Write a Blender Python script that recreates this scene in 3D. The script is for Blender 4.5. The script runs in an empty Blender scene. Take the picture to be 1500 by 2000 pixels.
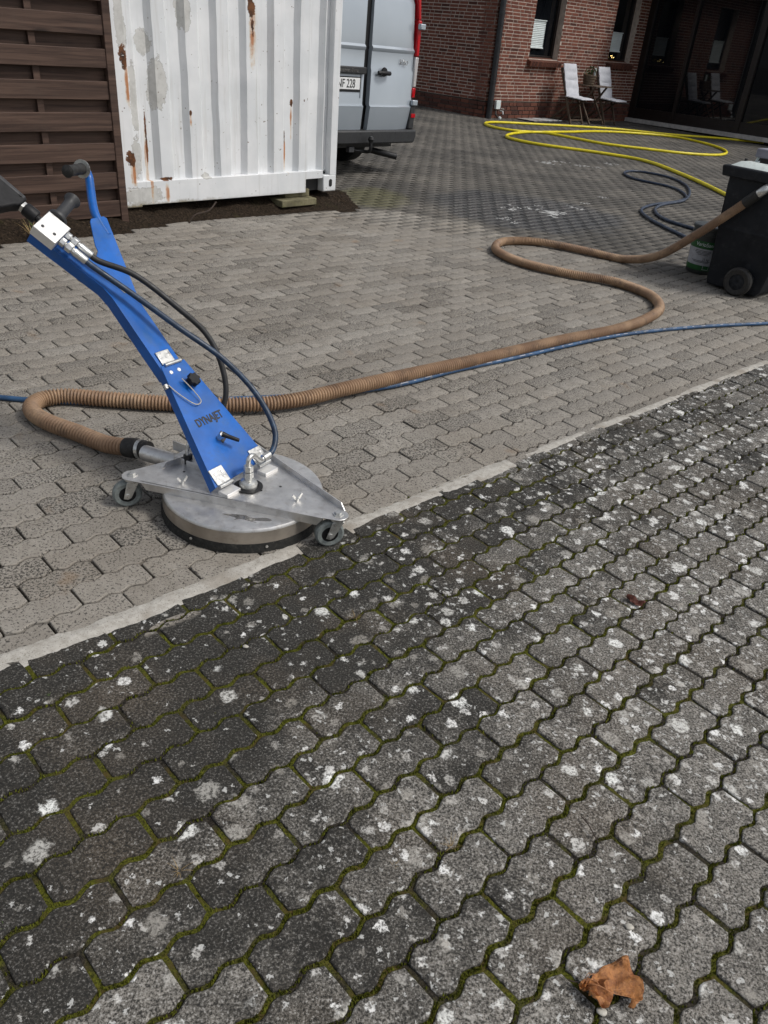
import bpy, bmesh, math, random
import numpy as np
from mathutils import Vector, Matrix, noise as mnoise
random.seed(7); rng = np.random.default_rng(7)
scene = bpy.context.scene
col = scene.collection
R_ = math.radians

# ------------------------------------------------------------------ camera, sky, sun, exposure
CAM_H = 1.2668
cam_d = bpy.data.cameras.new('camera'); cam = bpy.data.objects.new('camera', cam_d); col.objects.link(cam)
cam_d.sensor_fit = 'VERTICAL'; cam_d.sensor_height = 36.0; cam_d.lens = 27.42
cam_d.clip_start = 0.02; cam_d.clip_end = 500
ri = Vector((0.99308846, 0.06160074, 0.09990323)); dn = Vector((0.11736825, -0.52122256, -0.84531162)); fw = Vector((0, 0.85119468, -0.52485008))
M4 = Matrix.Identity(4)
for i in range(3):
    M4[i][0] = ri[i]; M4[i][1] = -dn[i]; M4[i][2] = -fw[i]
M4[2][3] = CAM_H
cam.matrix_world = M4
scene.camera = cam

SUN_AZ, SUN_EL = R_(-8), R_(52)          # azimuth of the sun measured from +x towards +y
sun_dir = Vector((math.cos(SUN_EL) * math.cos(SUN_AZ), math.cos(SUN_EL) * math.sin(SUN_AZ), math.sin(SUN_EL)))
w = bpy.data.worlds.new('World'); scene.world = w; w.use_nodes = True
wn = w.node_tree; bg = wn.nodes['Background']
sky = wn.nodes.new('ShaderNodeTexSky'); sky.sky_type = 'NISHITA'; sky.sun_disc = False
sky.sun_elevation = SUN_EL; sky.sun_rotation = math.pi / 2 - SUN_AZ; sky.air_density = 1.0; sky.dust_density = 3.0; sky.ozone_density = 1.0
hs = wn.nodes.new('ShaderNodeHueSaturation'); hs.inputs['Saturation'].default_value = 0.35
wn.links.new(sky.outputs[0], hs.inputs['Color']); wn.links.new(hs.outputs[0], bg.inputs[0])
bg.inputs[1].default_value = 0.10
sd = bpy.data.lights.new('sun', 'SUN'); sd.energy = 1.5; sd.angle = R_(12); sd.color = (1.0, 0.96, 0.90)
so = bpy.data.objects.new('sun', sd); col.objects.link(so)
so.rotation_euler = (-sun_dir).to_track_quat('-Z', 'Y').to_euler()
scene.view_settings.view_transform = 'Standard'; scene.view_settings.look = 'None'
scene.view_settings.exposure = 0.36; scene.view_settings.gamma = 1.0

# ------------------------------------------------------------------ node helpers
class NT:
    def __init__(s, name):
        s.m = bpy.data.materials.new(name); s.m.use_nodes = True; s.t = s.m.node_tree
        s.b = s.t.nodes['Principled BSDF']; s.geo = None; s.tc = None
    def lk(s, a, b): s.t.links.new(a, b)
    def inp(s, n, i, v):
        if v is None: return
        if isinstance(v, (int, float)): n.inputs[i].default_value = v
        elif isinstance(v, (tuple, list)): n.inputs[i].default_value = tuple(v) if len(v) != 3 or n.inputs[i].type != 'RGBA' else (*v, 1)
        else: s.lk(v, n.inputs[i])
    def pos(s):
        if not s.geo: s.geo = s.t.nodes.new('ShaderNodeNewGeometry')
        return s.geo.outputs['Position']
    def obj(s):
        if not s.tc: s.tc = s.t.nodes.new('ShaderNodeTexCoord')
        return s.tc.outputs['Object']
    def math(s, op, a, b=None, c=None, clamp=False):
        n = s.t.nodes.new('ShaderNodeMath'); n.operation = op; n.use_clamp = clamp
        s.inp(n, 0, a); s.inp(n, 1, b); s.inp(n, 2, c); return n.outputs[0]
    def sep(s, v):
        n = s.t.nodes.new('ShaderNodeSeparateXYZ'); s.lk(v, n.inputs[0]); return n.outputs
    def mapv(s, v, scale=(1, 1, 1), loc=(0, 0, 0)):
        n = s.t.nodes.new('ShaderNodeMapping'); s.lk(v, n.inputs[0]); n.inputs['Scale'].default_value = scale; n.inputs['Location'].default_value = loc; return n.outputs[0]
    def noise(s, v, scale, detail=2.0, rough=0.5, dist=0.0):
        n = s.t.nodes.new('ShaderNodeTexNoise'); s.lk(v, n.inputs['Vector']); n.inputs['Scale'].default_value = scale
        n.inputs['Detail'].default_value = detail; n.inputs['Roughness'].default_value = rough; n.inputs['Distortion'].default_value = dist; return n.outputs['Fac']
    def vor(s, v, scale, feature='F1', out='Distance', rand=1.0):
        n = s.t.nodes.new('ShaderNodeTexVoronoi'); n.feature = feature; s.lk(v, n.inputs['Vector']); n.inputs['Scale'].default_value = scale
        n.inputs['Randomness'].default_value = rand; return n.outputs[out]
    def step(s, v, lo, hi, a=0.0, b=1.0):
        n = s.t.nodes.new('ShaderNodeMapRange'); n.interpolation_type = 'SMOOTHSTEP'; s.inp(n, 0, v); s.inp(n, 1, lo); s.inp(n, 2, hi); s.inp(n, 3, a); s.inp(n, 4, b); return n.outputs[0]
    def mix(s, f, a, b, blend='MIX'):
        n = s.t.nodes.new('ShaderNodeMix'); n.data_type = 'RGBA'; n.blend_type = blend
        s.inp(n, 0, f)
        for i, v in ((6, a), (7, b)):
            if isinstance(v, (tuple, list)): n.inputs[i].default_value = (*v[:3], 1)
            elif isinstance(v, (int, float)): n.inputs[i].default_value = (v, v, v, 1)
            else: s.lk(v, n.inputs[i])
        return n.outputs[2]
    def bump(s, h, strength=0.3, dist=0.002):
        n = s.t.nodes.new('ShaderNodeBump'); n.inputs['Strength'].default_value = strength; n.inputs['Distance'].default_value = dist
        s.lk(h, n.inputs['Height']); s.lk(n.outputs[0], s.b.inputs['Normal'])
    def fin(s, color=None, rough=None, metal=None, spec=None, emit=None):
        b = s.b
        if color is not None: s.inp(b, 'Base Color', color if not isinstance(color, tuple) else (*color[:3], 1))
        if rough is not None: s.inp(b, 'Roughness', rough)
        if metal is not None: s.inp(b, 'Metallic', metal)
        if spec is not None: b.inputs['Specular IOR Level'].default_value = spec
        if emit is not None: b.inputs['Emission Color'].default_value = (*emit[:3], 1); b.inputs['Emission Strength'].default_value = emit[3]
        return s.m
def plain(name, c, rough=0.6, metal=0.0, var=0.12, vs=20.0, bump=0.0, bs=200.0, spec=0.5, dirt=None):
    n = NT(name); o = n.obj()
    nz = n.noise(o, vs, 4.0, 0.6)
    f = n.step(nz, 0.3, 0.7)
    cc = n.mix(f, tuple(k * (1 - var) for k in c), tuple(min(1, k * (1 + var)) for k in c))
    if dirt: cc = n.mix(n.math('MULTIPLY', n.step(n.noise(o, vs * 2.3, 5.0, .65), 0.5, 0.72), dirt[3]), cc, dirt[:3])
    rr = n.step(n.noise(o, vs * 1.7, 3.0), 0.3, 0.7, max(0.02, rough - 0.08), min(1, rough + 0.08))
    if bump: n.bump(n.noise(o, bs, 3.0), bump, 0.001)
    return n.fin(cc, rr, metal, spec)

def zones(n):
    """masks that follow the real state of the paving: unscrubbed near part, scrubbed middle, unscrubbed yard"""
    x, y, z = n.sep(n.pos())
    nz = n.math('MULTIPLY', n.math('SUBTRACT', n.noise(n.pos(), 14.0, 3.0), 0.5), 0.05)
    d = n.math('ADD', n.math('ADD', n.math('MULTIPLY', n.math('ADD', x, 0.797), 0.7162), n.math('MULTIPLY', n.math('SUBTRACT', y, 1.229), -0.6979)), nz)
    # one stone at the line that was already scrubbed
    px = n.math('ADD', n.math('MULTIPLY', n.math('ADD', x, .47), .7), n.math('MULTIPLY', n.math('SUBTRACT', y, 1.425), .72))
    py = n.math('ADD', n.math('MULTIPLY', n.math('ADD', x, .47), .72), n.math('MULTIPLY', n.math('SUBTRACT', y, 1.425), -.7))
    e = n.math('ADD', n.math('POWER', n.math('DIVIDE', px, .085), 2.0), n.math('POWER', n.math('DIVIDE', py, .035), 2.0))
    d = n.math('SUBTRACT', d, n.step(e, 0.75, 1.1, 0.09, 0.0))
    dirty = n.step(d, -0.004, 0.014)
    f1 = n.math('SUBTRACT', y, 6.72)
    f2 = n.math('ADD', n.math('MULTIPLY', n.math('SUBTRACT', x, 0.343), 0.62), n.math('MULTIPLY', n.math('SUBTRACT', y, 6.7), 0.785))
    fz = n.math('ADD', n.math('MAXIMUM', f1, f2), n.math('MULTIPLY', n.math('SUBTRACT', n.noise(n.pos(), 3.0, 4.0), 0.5), 0.5))
    far = n.step(fz, -0.07, 0.09)
    return dirty, far, x, y, d

def mat_paver():
    n = NT('paver_concrete'); p = n.pos(); dirty, far, x, y, dl_ = zones(n)
    oi = n.t.nodes.new('ShaderNodeObjectInfo'); at = n.t.nodes.new('ShaderNodeAttribute'); at.attribute_name = 'rnd'
    rnd = n.math('FRACT', n.math('ADD', oi.outputs['Random'], at.outputs['Fac']))
    rnd2 = n.math('FRACT', n.math('MULTIPLY', rnd, 17.31)); rnd3 = n.math('FRACT', n.math('MULTIPLY', rnd, 53.7))
    # scrubbed concrete
    big = n.noise(p, 2.2, 3.0); mid = n.noise(p, 28.0, 4.0, .6); fine = n.noise(p, 330.0, 2.0, .6); fine2 = n.noise(p, 145.0, 3.0, .75)
    c = n.mix(n.step(mid, .3, .7), (.235, .215, .185), (.325, .302, .266))
    c = n.mix(n.step(big, .35, .65, 0, .5), c, (.20, .172, .138))
    c = n.mix(n.math('MULTIPLY', rnd2, .35), c, (.30, .285, .26))
    c = n.mix(n.math('MULTIPLY', rnd3, .38), c, (.17, .155, .135))
    expo = n.step(rnd, .45, .95)
    thr = n.math('SUBTRACT', .430, n.math('MULTIPLY', expo, -.062))
    pits = n.step(n.math('SUBTRACT', thr, fine2), -.015, .03)
    c = n.mix(n.math('MULTIPLY', pits, .88), c, (.028, .026, .024))
    c = n.mix(n.math('MULTIPLY', n.step(fine, .64, .74), .5), c, (.50, .48, .44))
    c = n.mix(n.math('MULTIPLY', n.step(n.noise(p, 5.5, 3.0), .66, .76), .35), c, (.23, .14, .07))
    clean = c
    # unscrubbed stone: black biofilm, grit, lichen
    wear = n.math('ADD', n.math('ADD', n.step(x, -.4, .9, -.07, .12), n.step(dl_, .08, .95, -.13, .09)), n.math('MULTIPLY', n.math('SUBTRACT', rnd2, .5), .22))
    wv = n.math('ADD', n.noise(p, 6.0, 5.0, .72), wear)
    c = n.mix(n.step(wv, .38, .74), (.032, .029, .024), (.245, .228, .202))
    c = n.mix(n.step(n.noise(p, 46.0, 4.0, .7), .42, .62, .45, 0), c, (.028, .027, .024))
    c = n.mix(n.step(n.noise(p, 3.1, 3.0), .46, .72, 0, .6), c, (.105, .083, .060))
    grit = n.noise(p, 210.0, 3.0, .8)
    c = n.mix(n.step(grit, .40, .52, .9, 0), c, (.013, .013, .012))
    c = n.mix(n.math('MULTIPLY', n.step(grit, .53, .68), n.step(wv, .34, .66, .35, .85)), c, (.40, .39, .37))
    # lichen: round crusts of several sizes with frayed edges
    dx = n.t.nodes.new('ShaderNodeTexNoise'); n.lk(p, dx.inputs['Vector']); dx.inputs['Scale'].default_value = 55; dx.inputs['Detail'].default_value = 4; dx.inputs['Roughness'].default_value = .7
    vm = n.t.nodes.new('ShaderNodeVectorMath'); vm.operation = 'MULTIPLY_ADD'; n.lk(dx.outputs['Color'], vm.inputs[0]); vm.inputs[1].default_value = (.042, .042, .0); n.lk(p, vm.inputs[2])
    fl = n.t.nodes.new('ShaderNodeVectorMath'); fl.operation = 'MULTIPLY'; n.lk(vm.outputs[0], fl.inputs[0]); fl.inputs[1].default_value = (1, 1, 0)
    lp = fl.outputs[0]
    dens = n.math('ADD', n.noise(p, 1.7, 2.0), n.step(x, -.5, .7, -.07, .13))
    def crust(scale, rmin, rmax, keep, sh):
        v = n.t.nodes.new('ShaderNodeTexVoronoi'); v.voronoi_dimensions = '2D'; n.lk(n.mapv(lp, (1, 1, 1), (sh, sh * .7, 0)), v.inputs['Vector']); v.inputs['Scale'].default_value = scale
        cr = n.sep(v.outputs['Color'])
        rad = n.math('ADD', n.math('MULTIPLY', cr[0], rmax - rmin), rmin)
        kp = n.step(n.math('ADD', cr[1], n.math('MULTIPLY', n.math('SUBTRACT', dens, .5), 1.6)), keep, keep + .02)
        return n.math('MULTIPLY', n.step(n.math('SUBTRACT', rad, v.outputs['Distance']), -.03, .07), kp), cr[2]
    l1, k1 = crust(12.0, .06, .29, .58, 0); l2, k2 = crust(25.0, .06, .32, .58, 3.3); l3, k3 = crust(60.0, .06, .28, .72, 7.1)
    brk = n.step(n.noise(p, 130.0, 4.0, .8), .39, .55, .12, 1)
    c = n.mix(n.math('MULTIPLY', n.math('MULTIPLY', l1, brk), n.step(k1, .1, .9, .45, .95)), c, n.mix(k1, (.42, .39, .34), (.82, .83, .80)))
    c = n.mix(n.math('MULTIPLY', n.math('MULTIPLY', l2, brk), n.step(k2, .1, .9, .4, .95)), c, n.mix(k2, (.46, .43, .38), (.82, .82, .80)))
    c = n.mix(n.math('MULTIPLY', l3, .8), c, (.52, .52, .50))
    dirtyc = c
    # yard beyond: damp, grey-brown with pale dust; greener by the container
    c = n.mix(n.step(n.noise(p, 1.1, 4.0, .6), .35, .68), (.072, .067, .060), (.150, .137, .119))
    c = n.mix(n.math('MULTIPLY', rnd3, .25), c, (.06, .057, .053))
    c = n.mix(n.step(n.noise(p, 190.0, 2.0), .58, .7, 0, .5), c, (.24, .23, .21))
    gx = n.math('ADD', n.math('POWER', n.math('DIVIDE', n.math('ADD', x, .42), .35), 2.0), n.math('POWER', n.math('DIVIDE', n.math('SUBTRACT', y, 7.25), .55), 2.0))
    c = n.mix(n.math('MULTIPLY', n.step(n.math('ADD', gx, n.math('MULTIPLY', n.noise(p, 6.0, 3.0), .8)), .6, 1.6, 1, 0), .42), c, (.12, .115, .035))
    wet = n.math('ADD', n.math('POWER', n.math('DIVIDE', n.math('SUBTRACT', x, .95), .95), 2.0), n.math('POWER', n.math('DIVIDE', n.math('SUBTRACT', y, 7.5), .95), 2.0))
    wet = n.step(n.math('ADD', wet, n.math('MULTIPLY', n.math('SUBTRACT', n.noise(p, 2.5, 3.0), .5), 1.2)), .5, 1.1, 1, 0)
    wet = n.math('MULTIPLY', wet, far)
    c = n.mix(n.math('MULTIPLY', wet, .7), c, (.032, .033, .035))
    col_ = n.mix(far, n.mix(dirty, clean, dirtyc), c)
    n.bump(n.math('ADD', n.math('MULTIPLY', n.math('ADD', fine2, n.math('MULTIPLY', mid, .6)), 1.0), n.math('MULTIPLY', pits, -.25)), .55, .0025)
    return n.fin(col_, n.math('SUBTRACT', .92, n.math('MULTIPLY', wet, .52)), 0, .35)
def mat_bed():
    n = NT('joint_bed'); p = n.pos(); dirty, far, x, y, dl_ = zones(n)
    m = n.noise(p, 9.0, 3.0); f = n.noise(p, 240.0, 3.0, .7)
    moss = n.mix(n.step(f, .3, .7), (.022, .026, .004), (.115, .120, .012))
    moss = n.mix(n.step(n.noise(p, 30.0, 3.0), .45, .7), moss, (.075, .055, .018))
    soil = n.mix(n.step(f, .35, .65), (.010, .009, .007), (.045, .038, .03))
    nd = n.math('MULTIPLY', dirty, n.step(n.math('SUBTRACT', m, n.step(x, .1, 1.6, .0, .18)), .38, .54))
    c = n.mix(nd, soil, moss)
    c = n.mix(n.math('MULTIPLY', far, .6), c, (.016, .014, .012))
    n.bump(f, .9, .004)
    return n.fin(c, .95, 0, .2)

MAT = {}
MAT['paver'] = mat_paver(); MAT['bed'] = mat_bed()
MAT['blue'] = plain('blue_powder_coat', (.003, .100, .40), .36, 0, .20, 9, .05, 500, dirt=(.02, .10, .30, .8))
MAT['steel'] = plain('stainless_steel', (.66, .65, .635), .40, .85, .12, 22, .05, 90, dirt=(.42, .39, .36, .5))
MAT['steel_side'] = plain('stained_steel', (.42, .375, .325), .46, .75, .2, 9, .1, 60, dirt=(.30, .25, .2, .7))
MAT['zinc'] = plain('zinc_plate', (.62, .62, .60), .34, .85, .12, 60)
MAT['alu'] = plain('milled_aluminium', (.80, .79, .77), .42, .55, .05, 40)
MAT['black_plastic'] = plain('black_plastic', (.010, .010, .011), .55, 0, .2, 40, .1, 400, .3)
MAT['black_rubber'] = plain('black_rubber', (.016, .015, .014), .62, 0, .3, 40, .15, 300, dirt=(.06, .055, .05, .5))
MAT['grey_plastic'] = plain('dark_grey_plastic', (.040, .041, .044), .5, 0, .15, 30, 0, 200, .35)
MAT['tyre_grey'] = plain('grey_caster_rubber', (.17, .19, .185), .7, 0, .2, 60, .2, 200, dirt=(.1, .1, .09, .7))
MAT['bristle'] = plain('brush_skirt', (.012, .012, .011), .9, 0, .4, 60, .6, 150, dirt=(.06, .055, .045, .7))
MAT['water'] = plain('wet_film', (.26, .25, .24), .12, .7, .1, 30)
MAT['hose_black'] = plain('black_hose', (.018, .018, .019), .5, 0, .25, 40, .1, 300)
MAT['yellow'] = plain('yellow_hose', (.72, .60, .015), .42, 0, .12, 8, dirt=(.45, .36, .03, .5))
MAT['green_hose'] = plain('green_hose', (.012, .10, .04), .5)
MAT['cream_rib'] = plain('clear_spiral', (.5, .36, .2), .5)
MAT['white_paint'] = None
MAT['brown_wood'] = None
def mat_suction():
    n = NT('brown_suction_hose'); o = n.pos()
    c = n.mix(n.step(n.noise(o, 7.0, 4.0), .35, .65), (.245, .150, .090), (.37, .245, .150))
    c = n.mix(n.step(n.noise(o, 13.0, 5.0, .7), .48, .68, 0, .75), c, (.15, .10, .068))
    return n.fin(c, .55, 0, .4)
MAT['suction'] = mat_suction()
def mat_bluehose():
    n = NT('blue_pressure_hose'); o = n.pos()
    c = n.mix(n.step(n.noise(o, 10.0, 4.0), .35, .65), (.022, .058, .125), (.035, .095, .20))
    c = n.mix(n.step(n.noise(o, 60.0, 3.0), .55, .7, 0, .6), c, (.16, .17, .18))
    return n.fin(c, .5, 0, .4)
MAT['bluehose'] = mat_bluehose(); MAT['navyhose'] = plain('navy_hose', (.016, .028, .055), .45, 0, .25, 10, dirt=(.10, .11, .12, .6)); MAT['inlet'] = plain('black_blue_hose', (.014, .030, .060), .45, 0, .3, 30, dirt=(.05, .12, .22, .5))
def mat_container():
    n = NT('white_container_paint'); o = n.obj(); x, y, z = n.sep(o)
    fr = n.math('ADD', n.math('MULTIPLY', n.noise(o, 30.0, 5.0, .7), .5), n.math('MULTIPLY', n.noise(o, 9.0, 4.0, .6), .5)); streak = n.noise(n.mapv(o, (30, 30, 1.6)), 1.0, 4.0, .6)
    c = n.mix(n.step(n.noise(o, 3.0, 4.0, .6), .35, .7), (.655, .675, .69), (.745, .755, .765))
    c = n.mix(n.step(streak, .52, .8, 0, .5), c, (.44, .43, .40))
    def blob(u0, z0, ru, rz, ns=.9):
        e = n.math('ADD', n.math('POWER', n.math('DIVIDE', n.math('SUBTRACT', x, u0), ru), 2.0), n.math('POWER', n.math('DIVIDE', n.math('SUBTRACT', z, z0), rz), 2.0))
        return n.math('ADD', n.math('SUBTRACT', 1.0, e), n.math('MULTIPLY', n.math('SUBTRACT', fr, .5), ns * 5.0))
    def many(l, lo=.0, hi=.12, ns=.9):
        m = None
        for b in l:
            v = n.step(blob(*b, ns), lo, hi)
            m = v if m is None else n.math('MAXIMUM', m, v)
        return m
    peel = many([(-1.76, 1.05, .04, .16), (-1.60, .95, .05, .07), (-1.53, .72, .06, .15), (-1.70, .62, .03, .22), (-1.31, 1.13, .05, .10), (-1.72, .30, .05, .12), (-1.70, .07, .16, .055), (-1.2, .165, .05, .02)])
    c = n.mix(n.math('MULTIPLY', peel, .85), c, n.mix(n.step(fr, .4, .6), (.44, .435, .41), (.55, .545, .52)))
    pe = n.math('MULTIPLY', n.math('MULTIPLY', peel, n.math('SUBTRACT', 1.0, peel)), 3.2)
    c = n.mix(n.math('MULTIPLY', pe, .8), c, (.14, .12, .10))
    run = n.math('MAXIMUM', many([(-1.75, .72, .022, .16), (-.79, 1.05, .035, .26), (-.74, 1.02, .012, .22), (-1.755, .22, .03, .10), (-.425, .50, .010, .15), (-.484, .28, .010, .16), (-1.63, .24, .014, .26), (-1.52, .08, .022, .07), (-1.30, .52, .01, .05)], .0, 1.0, .6), 0.0)
    run = n.math('MULTIPLY', run, n.step(streak, .34, .56, .25, 1.0))
    c = n.mix(n.math('MULTIPLY', run, .9), c, n.mix(n.step(run, .3, .9), (.56, .38, .16), (.42, .15, .03)))
    rust = many([(-1.765, .86, .03, .075), (-1.765, .30, .04, .055), (-.80, 1.19, .03, .10), (-.79, 1.08, .018, .06), (-.423, .62, .016, .028), (-.486, .40, .007, .05), (-1.50, .165, .05, .012), (-1.62, .42, .008, .16), (-.33, .64, .006, .012), (-1.30, .56, .012, .02)], .1, .35, 1.25)
    c = n.mix(rust, c, n.mix(n.step(fr, .4, .6), (.030, .014, .008), (.17, .065, .022)))
    low = n.math('MULTIPLY', n.step(n.math('ADD', z, n.math('MULTIPLY', n.math('SUBTRACT', fr, .5), .10)), .0, .035, 1, 0), n.step(x, -.9, -1.5, .15, .9))
    c = n.mix(low, c, (.20, .165, .09))
    chips = n.step(n.noise(o, 55.0, 2.0, .4), .735, .765)
    c = n.mix(n.math('MULTIPLY', chips, .8), c, (.16, .12, .09))
    n.bump(n.math('ADD', n.math('MULTIPLY', peel, -.5), n.math('MULTIPLY', n.noise(o, 5.0, 3.0), 2.5)), .35, .006)
    return n.fin(c, .42, 0, .4)
MAT['container'] = mat_container()
def mat_wood(name, c1, c2, ax=0, sc=1.0, green=0):
    n = NT(name); o = n.obj(); s = [40 * sc, 40 * sc, 40 * sc]; s[ax] = 1.6 * sc
    oi = n.t.nodes.new('ShaderNodeObjectInfo')
    ad = n.t.nodes.new('ShaderNodeVectorMath'); ad.operation = 'ADD'; n.lk(o, ad.inputs[0]); cb = n.t.nodes.new('ShaderNodeCombineXYZ'); n.lk(n.math('MULTIPLY', oi.outputs['Random'], 20.0), cb.inputs[0]); n.lk(n.math('MULTIPLY', oi.outputs['Random'], 7.0), cb.inputs[2]); n.lk(cb.outputs[0], ad.inputs[1]); o = ad.outputs[0]
    g = n.noise(n.mapv(o, tuple(s)), 1.0, 5.0, .65, .6); k = n.noise(o, 7.0, 2.0)
    c = n.mix(n.step(g, .3, .72), c1, c2)
    s2 = [9.0, 9.0, 9.0]; s2[ax] = 3.0
    knot = n.vor(n.mapv(o, tuple(s2)), .55)
    c = n.mix(n.step(knot, .05, .13, .85, 0), c, tuple(k_ * .25 for k_ in c1))
    c = n.mix(n.step(k, .5, .8, 0, .4), c, (.075, .055, .043))
    c = n.mix(n.step(n.noise(n.mapv(o, tuple(s)), 1.3, 5.0, .75), .70, .78, 0, .55), c, (.26, .22, .19))
    n.bump(g, .5, .002)
    return n.fin(c, .68, 0, .35)
MAT['fence'] = mat_wood('dark_stained_timber', (.034, .0185, .0135), (.105, .064, .047))
MAT['teak'] = mat_wood('weathered_hardwood', (.055, .037, .025), (.13, .095, .068), 2, .6)
def mat_soil():
    n = NT('rooty_soil'); p = n.pos()
    f = n.noise(p, 70.0, 5.0, .7); st = n.noise(n.mapv(p, (60, 60, 9)), 1.0, 4.0, .7)
    c = n.mix(n.step(f, .3, .7), (.007, .005, .0032), (.042, .029, .019))
    c = n.mix(n.step(st, .55, .72, 0, .6), c, (.115, .085, .055))
    c = n.mix(n.step(n.noise(p, 5.0, 3.0), .58, .75, 0, .5), c, (.055, .055, .018))
    n.bump(n.math('ADD', f, st), 1.0, .012)
    return n.fin(c, .95, 0, .15)
MAT['soil'] = mat_soil()
def mat_slurry():
    n = NT('dried_slurry'); p = n.pos()
    f = n.noise(p, 45.0, 5.0, .65); b = n.noise(p, 7.0, 3.0)
    c = n.mix(n.step(f, .3, .7), (.33, .31, .275), (.47, .45, .41))
    c = n.mix(n.step(b, .48, .7, 0, .75), c, (.25, .22, .18))
    c = n.mix(n.step(n.noise(p, 300.0, 2.0), .33, .4, .6, 0), c, (.1, .09, .08))
    n.bump(f, .6, .004)
    return n.fin(c, .9, 0, .2)
MAT['slurry'] = mat_slurry()
def mat_brick(name, c1, c2):
    n = NT(name); p = n.pos(); at = n.t.nodes.new('ShaderNodeAttribute'); at.attribute_name = 'rnd'; oi = n.t.nodes.new('ShaderNodeObjectInfo')
    r = n.math('FRACT', n.math('ADD', at.outputs['Fac'], oi.outputs['Random']))
    c = n.mix(r, c1, c2)
    c = n.mix(n.step(n.math('FRACT', n.math('MULTIPLY', r, 13.7)), .8, .95, 0, .6), c, (.03, .016, .014))
    c = n.mix(n.step(n.noise(p, 38.0, 4.0, .7), .45, .75, 0, .5), c, tuple(k * .5 for k in c1))
    n.bump(n.noise(p, 60.0, 4.0), .5, .004)
    return n.fin(c, .85, 0, .3)
MAT['brick'] = mat_brick('red_brick', (.125, .038, .026), (.205, .074, .048))
MAT['plinth'] = mat_brick('plinth_brick', (.085, .034, .026), (.16, .06, .038))
MAT['mortar'] = plain('lime_mortar', (.46, .385, .33), .95, 0, .2, 12, .4, 120, .2)
MAT['dark_mortar'] = plain('dark_mortar', (.09, .075, .065), .95, 0, .2, 12, .4, 120, .2)
MAT['frame_dark'] = plain('dark_brown_frame', (.012, .008, .007), .4, 0, .2, 10)
MAT['pipe_dark'] = plain('dark_drainpipe', (.018, .019, .022), .35, 0, .3, 9, dirt=(.05, .05, .05, .4))
MAT['blind'] = plain('white_pleated_blind', (.62, .68, .68), .7, 0, .06, 6)
def mat_glass():
    n = NT('dark_window_glass')
    n.b.inputs['Base Color'].default_value = (.006, .007, .009, 1); n.b.inputs['Roughness'].default_value = .03; n.b.inputs['Specular IOR Level'].default_value = .55
    n.b.inputs['IOR'].default_value = 1.5
    return n.m
MAT['glass'] = mat_glass()
MAT['interior'] = plain('dim_room', (.02, .02, .022), .9)
MAT['stone_white'] = plain('pale_stone', (.42, .40, .38), .8, 0, .2, 10)
MAT['lamp'] = NT('fairy_light').fin((.9, .7, .3), .5, 0, .5, (1.0, .72, .25, 3.0))
def mat_vanpaint():
    n = NT('silver_blue_paint'); o = n.obj()
    c = n.mix(n.step(n.noise(o, 2.0, 3.0), .3, .7), (.33, .375, .42), (.37, .415, .46))
    n.b.inputs['Coat Weight'].default_value = 1.0; n.b.inputs['Coat Roughness'].default_value = .06
    return n.fin(c, .42, .25, .5)
MAT['vanpaint'] = mat_vanpaint()
MAT['black'] = plain('black_trim', (.010, .010, .011), .5, 0, .2, 20)
MAT['bumper'] = plain('black_bumper', (.022, .023, .025), .55, 0, .15, 20)
MAT['red_lens'] = plain('red_lens', (.42, .006, .012), .12, 0, .1, 12)
MAT['clear_lens'] = plain('clear_lens', (.55, .53, .53), .12, .2, .1, 20)
MAT['chrome'] = plain('chrome', (.75, .75, .76), .15, 1.0, .05)
MAT['plate'] = plain('number_plate_white', (.75, .76, .76), .4, 0, .03)
MAT['tyre'] = plain('tyre', (.010, .010, .010), .8, 0, .3, 20, .3, 100)
MAT['bin'] = plain('charcoal_bin_plastic', (.0150, .0168, .0205), .6, 0, .2, 9, .15, 250, .2, dirt=(.034, .036, .040, .7))
MAT['bin_lid_white'] = plain('white_moulded_cover', (.58, .64, .62), .4, 0, .06, 10, dirt=(.4, .42, .4, .5))
MAT['lilac'] = plain('grey_housing', (.20, .20, .24), .45, 0, .1, 15)
MAT['bucket'] = plain('dark_bucket', (.030, .034, .034), .45, 0, .15, 15)
MAT['label_green'] = plain('label_green', (.012, .085, .02), .45, 0, .1, 20)
MAT['label_white'] = plain('label_white', (.38, .39, .42), .5, 0, .12, 30, dirt=(.2, .2, .2, .5))
MAT['cushion'] = plain('pale_cushion', (.52, .53, .57), .85, 0, .08, 12, .3, 120, .2)
MAT['wicker'] = plain('wicker', (.10, .07, .045), .8, 0, .4, 60, .5, 120)
MAT['plant'] = plain('plant_leaf', (.035, .07, .02), .6, 0, .3, 30)
MAT['moss'] = plain('moss', (.085, .094, .010), .9, 0, .6, 60, 0, 0, .15, dirt=(.10, .075, .02, .8))
MAT['weed'] = plain('weed_leaf', (.11, .20, .03), .6, 0, .3, 90)
MAT['straw'] = plain('dry_grass', (.30, .21, .09), .8, 0, .35, 90)
MAT['twig'] = plain('twig', (.035, .022, .015), .8, 0, .3, 90)
MAT['foam'] = plain('dried_foam', (.44, .44, .43), .7, 0, .08, 30, .5, 60)
MAT['shell'] = plain('pale_stone_chip', (.42, .40, .35), .6, 0, .15, 200)
def mat_leaf(c1, c2, nm):
    n = NT(nm); o = n.obj()
    c = n.mix(n.step(n.noise(o, 38.0, 6.0, .75), .32, .66), c1, c2)
    c = n.mix(n.step(n.noise(o, 24.0, 4.0, .7), .54, .68, 0, .8), c, tuple(k * .35 for k in c1))
    c = n.mix(n.step(n.noise(o, 210.0, 3.0, .6), .56, .68, 0, .5), c, tuple(k * .5 for k in c1))
    n.bump(n.noise(o, 120.0, 5.0, .7), .8, .004)
    return n.fin(c, .5, 0, .4)
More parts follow.
